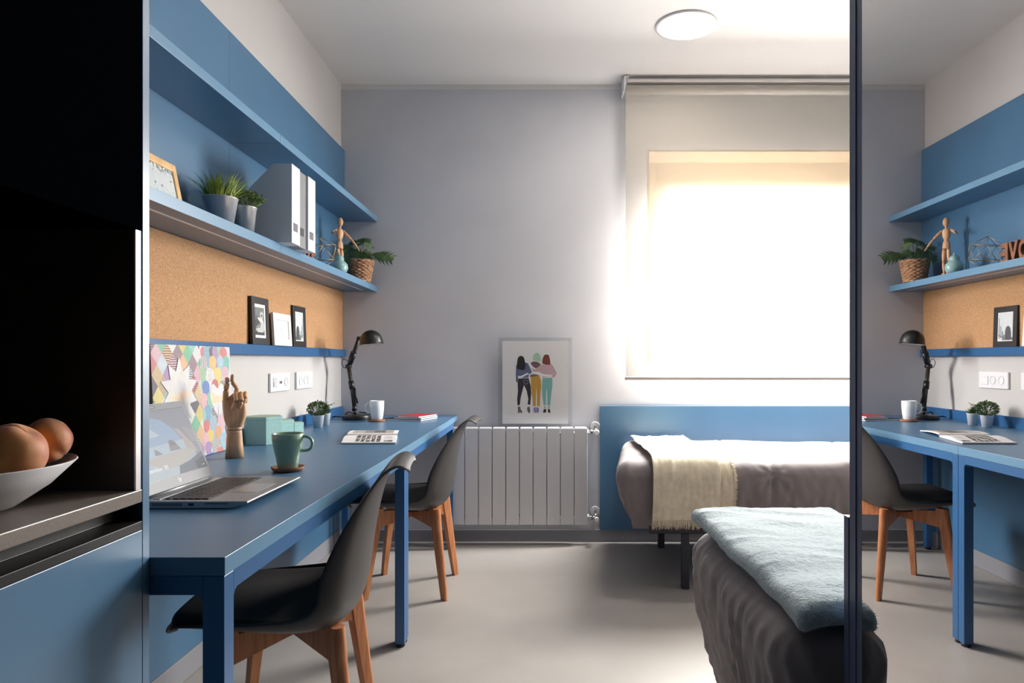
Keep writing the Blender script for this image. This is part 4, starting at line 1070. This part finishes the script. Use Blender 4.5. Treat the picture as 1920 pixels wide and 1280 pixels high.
# ---- wall sockets
M_sock = mat('socket_insert', (206, 206, 210), .35)
def plate(y0, y1, z0, z1, kinds, label):
    t = thing('socket_plate', label, 'wall socket', (XL, (y0+y1)/2, z0)); n = len(kinds)
    MB().box(XL+.0006, XL+.011, y0, y1, z0, z1).build('plate', M_whiteplast, t, bevel=.003)
    m_ = .016; pw = (y1-y0-2*m_)/n
    for i, k in enumerate(kinds):
        ya, yb_ = y0+m_+i*pw+.002, y0+m_+(i+1)*pw-.002; cy, cz_ = (ya+yb_)/2, (z0+z1)/2; hh = .0225
        if k == 'socket':
            b = MB(); r = min(.0205, (yb_-ya)/2)
            vs_ = MB().lathe([(r, 0), (r, .0012), (r-.002, .0012), (r-.003, -.006), (.001, -.006)], (0, 0, 0), 32)
            b.add([(XL+.0118+v[2], cy+v[0], cz_+v[1]) for v in vs_.v], vs_.f, M_sock, True); so = b.build('socket', None, t)
            for dy in (-.009, .009): MB().tube([(XL+.0062, cy+dy, cz_), (XL+.0070, cy+dy, cz_)], .0024, 8).build('contact_hole', M_blackm, so)
        elif k == 'switch': MB().box(XL+.0112, XL+.0140, ya+.001, yb_-.001, cz_-hh, cz_+hh).build('rocker_switch', M_whiteplast, t, bevel=.001)
        elif k == 'slot':
            o = MB().box(XL+.0112, XL+.0128, ya+.006, yb_-.008, cz_-hh, cz_+hh).build('card_slot', M_sock, t, bevel=.0006)
            MB().box(XL+.0129, XL+.0134, ya+.010, ya+.013, cz_-hh+.004, cz_+.004).build('slot_opening', M_blackm, o)
        else:
            for dy in (-.012, .004): MB().box(XL+.0112, XL+.0118, cy+dy, cy+dy+.010, cz_-.007, cz_+.005).build('usb_port', M_blackm, t)
plate(3.014, 3.240, .937, 1.021, ('slot', 'usb', 'socket'), 'white wall plate with a slot, two small ports and one socket, nearer the camera')
plate(3.330, 3.556, .937, 1.021, ('socket', 'socket', 'switch'), 'white wall plate with two sockets and a switch, nearer the lamp')

# ---- patterned canvases
C1 = [(214,120,128),(150,206,196),(238,186,140),(222,196,150),(240,240,238),(206,222,232),(96,92,108),(150,124,132),(176,140,190),(232,214,130),(226,180,190),(208,178,150),(120,196,160)]
def stripes(s, poly_pts, rgb, n, vertical=False, th=.35):
    s.k += 1; s.hold = True
    xs = [p[0] for p in poly_pts]; ys = [p[1] for p in poly_pts]; x0, x1, y0, y1 = min(xs), max(xs), min(ys), max(ys)
    for i in range(n):
        if vertical: a = x0+(x1-x0)*(i+.3)/n; q = clip(poly_pts, a, a+(x1-x0)/n*th, y0, y1)
        else: a = y0+(y1-y0)*(i+.3)/n; q = clip(poly_pts, x0, x1, a, a+(y1-y0)/n*th)
        if len(q) > 2: s.poly(q, rgb)
    s.hold = False
def dots(s, poly_pts, rgb, n, seed):
    s.k += 1; s.hold = True; done = []
    xs = [p[0] for p in poly_pts]; ys = [p[1] for p in poly_pts]; rnd = random.Random(seed)
    cx_, cy_ = sum(xs)/len(xs), sum(ys)/len(ys); rx, ry = (max(xs)-min(xs))/2, (max(ys)-min(ys))/2
    for i in range(n):
        a = rnd.uniform(0, 2*PI); q = math.sqrt(rnd.random())*.8; X_, Y_ = cx_+rx*q*math.cos(a)*.8, cy_+ry*q*math.sin(a)*.8
        if any(abs(X_-d[0]) < .0035 and abs(Y_-d[1]) < .0025 for d in done): continue
        done.append((X_, Y_)); s.ell(X_, Y_, .0016, .0011, rgb, 5)
    s.hold = False
def canvas(label, y0, y1, xw, h, drawf, lean=.045, sidecol=None):
    wd = y1-y0; O = Vector((xw, y0, TZ+.001)); Uc = Vector((0, 1, 0)); Vc = Vector((-math.sin(lean), 0, math.cos(lean))); N = Uc.cross(Vc)
    t = thing('canvas_print', label, 'canvas print', tuple(O)); b = MB()
    P = lambda x, y, d: O+Uc*x+Vc*y-N*d
    vs = [P(0,0,0), P(wd,0,0), P(wd,h,0), P(0,h,0), P(0,0,.014), P(wd,0,.014), P(wd,h,.014), P(0,h,.014)]
    b.add(vs, [(0,1,2,3),(7,6,5,4),(0,4,5,1),(1,5,6,2),(2,6,7,3)], M_card)
    b.add(vs, [(3,7,4,0)], sidecol or M_card)
    s = Sheet(b, O, Uc, Vc, wd, h, .000018); op = s.poly
    s.poly = lambda pts, rgb, m=None: op(pts, tuple(int((v*.84+220*.16)*.9) for v in rgb), m)
    drawf(s)
    b.build('canvas_board', None, t, weld=False)
def draw1(s):
    s.poly([(0,0),(s.w,0),(s.w,s.h),(0,s.h)], (226, 206, 190)); dw, dh = .060, .067; rnd = random.Random(12); k = 0
    for j in range(-1, 13):
        for i in range(-1, 6):
            cx_ = i*dw+(dw/2 if j % 2 else 0); cy_ = s.h-j*dh/2+.006; q = [(cx_-dw/2, cy_), (cx_, cy_-dh/2), (cx_+dw/2, cy_), (cx_, cy_+dh/2)]
            c_ = C1[(i*5+j*3+7) % len(C1)]; s.poly(q, c_)
            r = (i*7+j*5) % 6
            if r == 0: stripes(s, q, (60, 58, 66), 9)
            elif r == 3: stripes(s, q, tuple(max(0, v-26) for v in c_), 12)
            elif r == 5: dots(s, q, (240, 240, 240), 34, i*9+j)
    cx_, cy_ = .152, s.h-.150; pts = []
    for k in range(20):
        a = PI/2+2*PI*k/20; r = (.108 if k % 2 == 0 else .068)*(1 if k % 4 else 1.05); pts.append((cx_+r*math.cos(a), cy_+r*math.sin(a)))
    # spikes one by one, so every polygon stays convex
    for k in range(0, 20, 2): s.poly([pts[k-1], pts[k], pts[(k+1) % 20]], (240, 240, 242))
    s.ell(cx_, cy_, .0690, .0690, (240, 240, 242), 40); s.ell(cx_, cy_, .0600, .0600, (250, 226, 168), 40); s.ell(cx_, cy_, .0575, .0575, (240, 240, 242), 40)
    s.text('HAPPY', cx_-.050, cy_-.032, .030, (244, 202, 150), .105, .02)
def draw2(s):
    s.poly([(0,0),(s.w,0),(s.w,s.h),(0,s.h)], (222, 226, 232))
    def dr(cx_, top, hw, bot, rgb, pat=None, pc=(40, 40, 44)):
        X = (cx_-545)*.0005; r = hw*.0005*1.02; yt = s.h-(top-50)*.000325; yb_ = s.h-(bot-50)*.000325; ry = min((yt-yb_)*.45, hw*.00042); yc = yt-ry; pts = []
        for k in range(17): a = PI*k/16; pts.append((X+r*math.cos(a), yc+ry*math.sin(a)))
        pts += [(X-r*.80, yc-(yc-yb_)*.30), (X-r*.35, yc-(yc-yb_)*.72), (X, yb_), (X+r*.35, yc-(yc-yb_)*.72), (X+r*.80, yc-(yc-yb_)*.30)]
        s.poly(pts, rgb)
        if pat == 'h': stripes(s, pts, pc, 14)
        elif pat == 'v': stripes(s, pts, pc, 8, True)
        elif pat == 'd': dots(s, pts, pc, 60, int(cx_))
    D = [(570, 50, 40, 330, (236,238,240)), (600, 55, 40, 300, (214,120,126)), (660, 40, 56, 300, (150,190,208), 'h', (120,160,184)), (720, 50, 40, 260, (96,92,104)), (780, 40, 54, 330, (178,142,186)), (838, 30, 40, 200, (150,206,170)), (890, 50, 54, 330, (222,120,122)),
         (930, 150, 46, 480, (120,196,180)), (838, 150, 50, 440, (166,208,228), 'd', (236,240,244)), (725, 150, 52, 420, (240,196,126)), (600, 150, 52, 430, (230,230,232), 'v', (44,42,48)),
         (905, 268, 48, 600, (230,184,194)), (795, 278, 52, 600, (236,214,130)), (572, 280, 40, 560, (150,206,160)), (680, 280, 56, 560, (236,236,236), 'd', (40,40,44)), (745, 405, 48, 640, (204,112,122)),
         (910, 470, 46, 800, (232,176,136)), (860, 420, 44, 720, (96,92,104), 'h', (226,226,226)), (612, 415, 50, 700, (84,120,196), 'h', (120,150,214)), (665, 540, 44, 800, (140,206,176)), (582, 545, 42, 800, (232,184,190)),
         (735, 690, 56, 930, (88,84,98), 'h', (230,228,228)), (625, 675, 50, 960, (122,170,204)), (560, 720, 40, 900, (150,206,196)), (900, 760, 44, 1010, (240,200,150)), (812, 795, 52, 1060, (232,188,198)), (695, 795, 52, 1060, (176,200,216), 'h', (150,176,196)), (600, 830, 40, 1060, (222,116,116)),
         (905, 900, 40, 1100, (84,80,92), 'd', (226,226,226)), (645, 940, 46, 1190, (236,212,110)), (758, 915, 50, 1180, (232,178,134), 'h', (220,150,100)), (580, 960, 40, 1180, (232,184,196)), (835, 1000, 54, 1260, (160,208,230)), (900, 1040, 44, 1260, (232,150,130)), (615, 1060, 42, 1260, (170,140,196)), (712, 1028, 54, 1240, (232,232,232), 'h', (36,36,40)), (775, 1150, 54, 1330, (222,124,120)), (655, 1185, 50, 1330, (96,120,210)), (860, 1190, 50, 1330, (236,212,110))]
    for d_ in D: dr(*d_)
    X = lambda a: (a-545)*.0005
    Y_ = lambda a: s.h-(a-50)*.000325
    L = [(775, 510), (720, 455), (690, 470), (668, 520), (664, 590), (680, 660), (720, 740), (770, 815)]
    s.poly([(X(a), Y_(c_)) for a, c_ in L], (238, 238, 241)); s.poly([(X(1548-a), Y_(c_)) for a, c_ in reversed(L)], (238, 238, 241))
    s.text('Brave', X(688), Y_(665), .036, (246, 200, 150), .094, .03)
canvas('canvas print with pastel diamonds and a white starburst reading HAPPY, half behind the laptop', 2.030, 2.318, -1.163, .374, draw1, sidecol=flat((110, 74, 52)))
canvas('canvas print with pastel drops and a white heart behind the wooden hand', 2.322, 2.545, -1.166, .374, draw2)

# ---- laptop
LX, LY0, LY1 = -.655, 1.495, 1.817; LH = .0165; HX = -.885
t = thing('laptop', 'open silver laptop with a lit landscape screen on the near desk', 'laptop', (-.77, (LY0+LY1)/2, TZ))
b = MB().prism([(LX, TZ+LH-.003), (LX-.002, TZ+LH), (HX, TZ+LH), (HX-.004, TZ+LH-.004), (HX-.002, TZ+.002), (HX+.02, TZ+.0012), (LX-.035, TZ+.0012), (LX-.003, TZ+LH-.006)], 'y', LY0, LY1)
lb = b.build('base', M_alu, t, bevel=.001)
b = MB().box(HX+.012, HX+.026, LY0+.02, LY1-.02, TZ+LH+.0001, TZ+LH+.0009); b.build('speaker_bar', mat('speaker_bar_metal', (150, 150, 154), .3, metal=1), lb)
kb0, kb1 = HX+.036, HX+.036+.098
MB().box(kb0-.003, kb1+.003, LY0+.018, LY1-.018, TZ+LH+.0001, TZ+LH+.0004).build('keyboard_well', M_black, lb)
kproto = None; M_key = mat('key_black', (36, 34, 36), .45); rows = [14, 14, 13, 13, 12, 9]
for r_, nk in enumerate(rows):
    xk = kb0+.0015+r_*.0163; hk = .0138 if r_ else .010; W_ = LY1-LY0-.042; ws = [1]*nk
    if r_ == 5: ws = [1, 1, 1, 4.6, 1, 1, 1, 1, 1]
    if r_ in (1, 2, 3, 4): ws[0] = 1+.35*r_; ws[-1] = 1.6
    tot = sum(ws); yk = LY0+.021
    for w_ in ws:
        kw = W_*w_/tot; o = MB().box(xk, xk+hk, yk+.0012, yk+kw-.0012, TZ+LH+.0006, TZ+LH+.0022).build('key', M_key, lb, bevel=0); yk += kw
MB().box(kb1+.010, kb1+.072, (LY0+LY1)/2-.055, (LY0+LY1)/2+.055, TZ+LH+.0001, TZ+LH+.0004).build('touchpad', mat('touchpad_grey', (164, 165, 168), .3, metal=.8), lb)
b = MB()
for k in range(24): b.box(HX+.020+k*.0028, HX+.0215+k*.0028, LY0-.0003, LY0-.0001, TZ+.006, TZ+.0125)
b.build('vent_slots', M_blackm, lb, weld=False)
MB().box(HX+.100, HX+.112, LY0-.0003, LY0-.0001, TZ+.007, TZ+.0125).build('usb_port', M_blackm, lb)
MB().box(HX+.136, HX+.188, LY0-.0003, LY0-.0001, TZ+.0105, TZ+.0125).build('card_slot', M_blackm, lb)
b = MB().tube([(HX-.004, LY0+.03, TZ+LH+.001), (HX-.004, LY1-.03, TZ+LH+.001)], .0045, 12); b.build('hinge', M_alu, t)
ta = .395; O = Vector((HX-.004, LY0, TZ+LH+.004)); Uc = Vector((0, 1, 0)); Vc = Vector((-math.sin(ta), 0, math.cos(ta))); N = Uc.cross(Vc); SW, SH = LY1-LY0, .214
P = lambda x, y, d: O+Uc*x+Vc*y-N*d
b = MB(); cr = .008; out = []
for (cx_, cy_, a0) in ((cr, cr*.3, PI), (SW-cr, cr*.3, 1.5*PI), (SW-cr, SH-cr, 0), (cr, SH-cr, PI/2)):
    for k in range(5):
        a = a0+PI/2*k/4; out.append((cx_+cr*math.cos(a), max(0, cy_+cr*math.sin(a))))
nn_ = len(out); vs = [P(x, y, 0) for x, y in out]+[P(x, y, .0055) for x, y in out]
b.add(vs, [tuple(range(nn_)), tuple(range(2*nn_-1, nn_-1, -1))]+[(i, i+nn_, (i+1) % nn_+nn_, (i+1) % nn_) for i in range(nn_)], M_lid)
lid = b.build('lid', None, t)
M_scr = {}
def scr(rgb, e=1.0):
    k = tuple(rgb)
    if k not in M_scr: M_scr[k] = mat('screen_%d_%d_%d' % k, (10, 10, 12), .5, spec=.25, emit=(rgb, e))
    return M_scr[k]
b = MB(); x0, x1, y0, y1 = .008, SW-.008, .028, SH-.018
bz = [P(x0-.0015, y0-.0015, -.0002), P(x1+.0015, y0-.0015, -.0002), P(x1+.0015, y1+.0015, -.0002), P(x0-.0015, y1+.0015, -.0002)]
b.add(bz, [(0, 1, 2, 3)], M_black)
s = Sheet(b, P(x0, y0, -.0003), Uc, Vc, x1-x0, y1-y0, .00003); W_, H_ = s.w, s.h
def sp(pts, rgb):
    rgb = tuple(int(v*.72+182*.28) for v in rgb); s.poly([(a*W_, c_*H_) for a, c_ in pts], rgb, scr(rgb, .62))
SKY = 12
for i in range(SKY): 
    f_ = i/SKY; sp([(0, 1-f_), (1, 1-f_), (1, 1-f_-1/SKY), (0, 1-f_-1/SKY)], (int(138+62*f_), int(146+70*f_), int(166+64*f_)))
sp([(.45,1),(1,1),(1,.2),(.92,.22),(.80,.42),(.72,.68),(.60,.84),(.45,.92)], (150,154,170))
sp([(0,1),(.46,1),(.46,.90),(.36,.84),(.30,.70),(.27,.58),(.15,.5),(0,.48)], (150,156,172))
sp([(.36,.84),(.48,.90),(.60,.84),(.72,.68),(.80,.45),(.80,.36),(.15,.30),(.1,.46),(.27,.58),(.30,.70)], (158,190,228))
sp([(.36,.84),(.42,.72),(.50,.62),(.36,.60),(.27,.58),(.30,.70)], (206,224,240))
sp([(.1,.46),(.80,.50),(.80,.36),(.15,.30)], (192,216,236))
sp([(.58,.52),(.66,.50),(.72,.36),(.56,.36)], (140,134,146)); sp([(.60,.52),(.63,.53),(.68,.44),(.58,.44)], (120,112,124)); sp([(.36,.44),(.40,.40),(.45,.34),(.34,.34)], (140,140,152))
sp([(.72,.70),(.80,.66),(.92,.40),(.94,.26),(.80,.30),(.80,.50)], (196,184,176)); sp([(.84,.70),(1,.62),(1,.40),(.92,.44)], (170,166,172))
sp([(.15,.30),(.80,.36),(.92,.28),(.70,.14),(.40,.12)], (204,196,190)); sp([(0,.30),(.15,.30),(.40,.12),(.60,.10),(.60,0),(0,0)], (196,214,226))
sp([(.60,.12),(.78,.16),(1,.26),(1,0),(.56,0)], (84,96,122)); sp([(.84,.12),(1,.18),(1,0),(.84,0)], (44,50,66))
s.k += 1; put_text(b, 'September 30', s.pt(.10*W_, .10*H_), Uc, Vc, .0135, scr((240, 246, 250), .8), .105, 0)
s.ell(.955*W_, .045*H_, .002, .002, (230, 232, 236), 10, scr((240, 246, 250), .8)); s.ell(.925*W_, .045*H_, .0016, .002, (230, 232, 236), 3, scr((240, 246, 250), .8))
b.build('screen', None, lid, weld=False)
# emblem under the screen: slanted strokes
b = MB(); ex, ey = SW*.53, .0155; M_emb = mat('emblem_white', (236, 238, 240), .3)
for q in ([(-.0052, .0072), (-.0040, .0072), (-.0058, -.0012), (-.0070, -.0012)], [(-.0044, .0026), (-.0018, .0026), (-.0016, .0016), (-.0046, .0016)], [(-.0018, .0026), (-.0006, .0026), (-.0026, -.0048), (-.0038, -.0048)],
          [(.0006, .0072), (.0018, .0026), (.0000, -.0048), (-.0012, -.0048)][0:0] or [(.0010, .0030), (.0022, .0030), (.0000, -.0080), (-.0012, -.0080)], [(.0020, .0030), (.0046, .0030), (.0044, .0020), (.0018, .0020)], [(.0046, .0030), (.0058, .0030), (.0044, -.0030), (.0032, -.0030)], [(.0008, -.0022), (.0036, -.0022), (.0034, -.0032), (.0006, -.0032)]):
    b.add([P(ex+x, ey+y, -.0003) for x, y in q], [(0, 1, 2, 3)])
b.build('emblem', M_emb, lid, weld=False)
b = MB(); b.tube([P(SW/2-.03+.06*k/12, SH-.0085+(.004 if 0 < k < 12 else 0), -.0002) for k in range(13)], .0004, 5); b.tube([P(SW/2-.03+.06*k/12, SH-.0085-(.004 if 0 < k < 12 else 0), -.0002) for k in range(13)], .0004, 5)
b.build('camera_shutter', M_blackm, lid, weld=False)
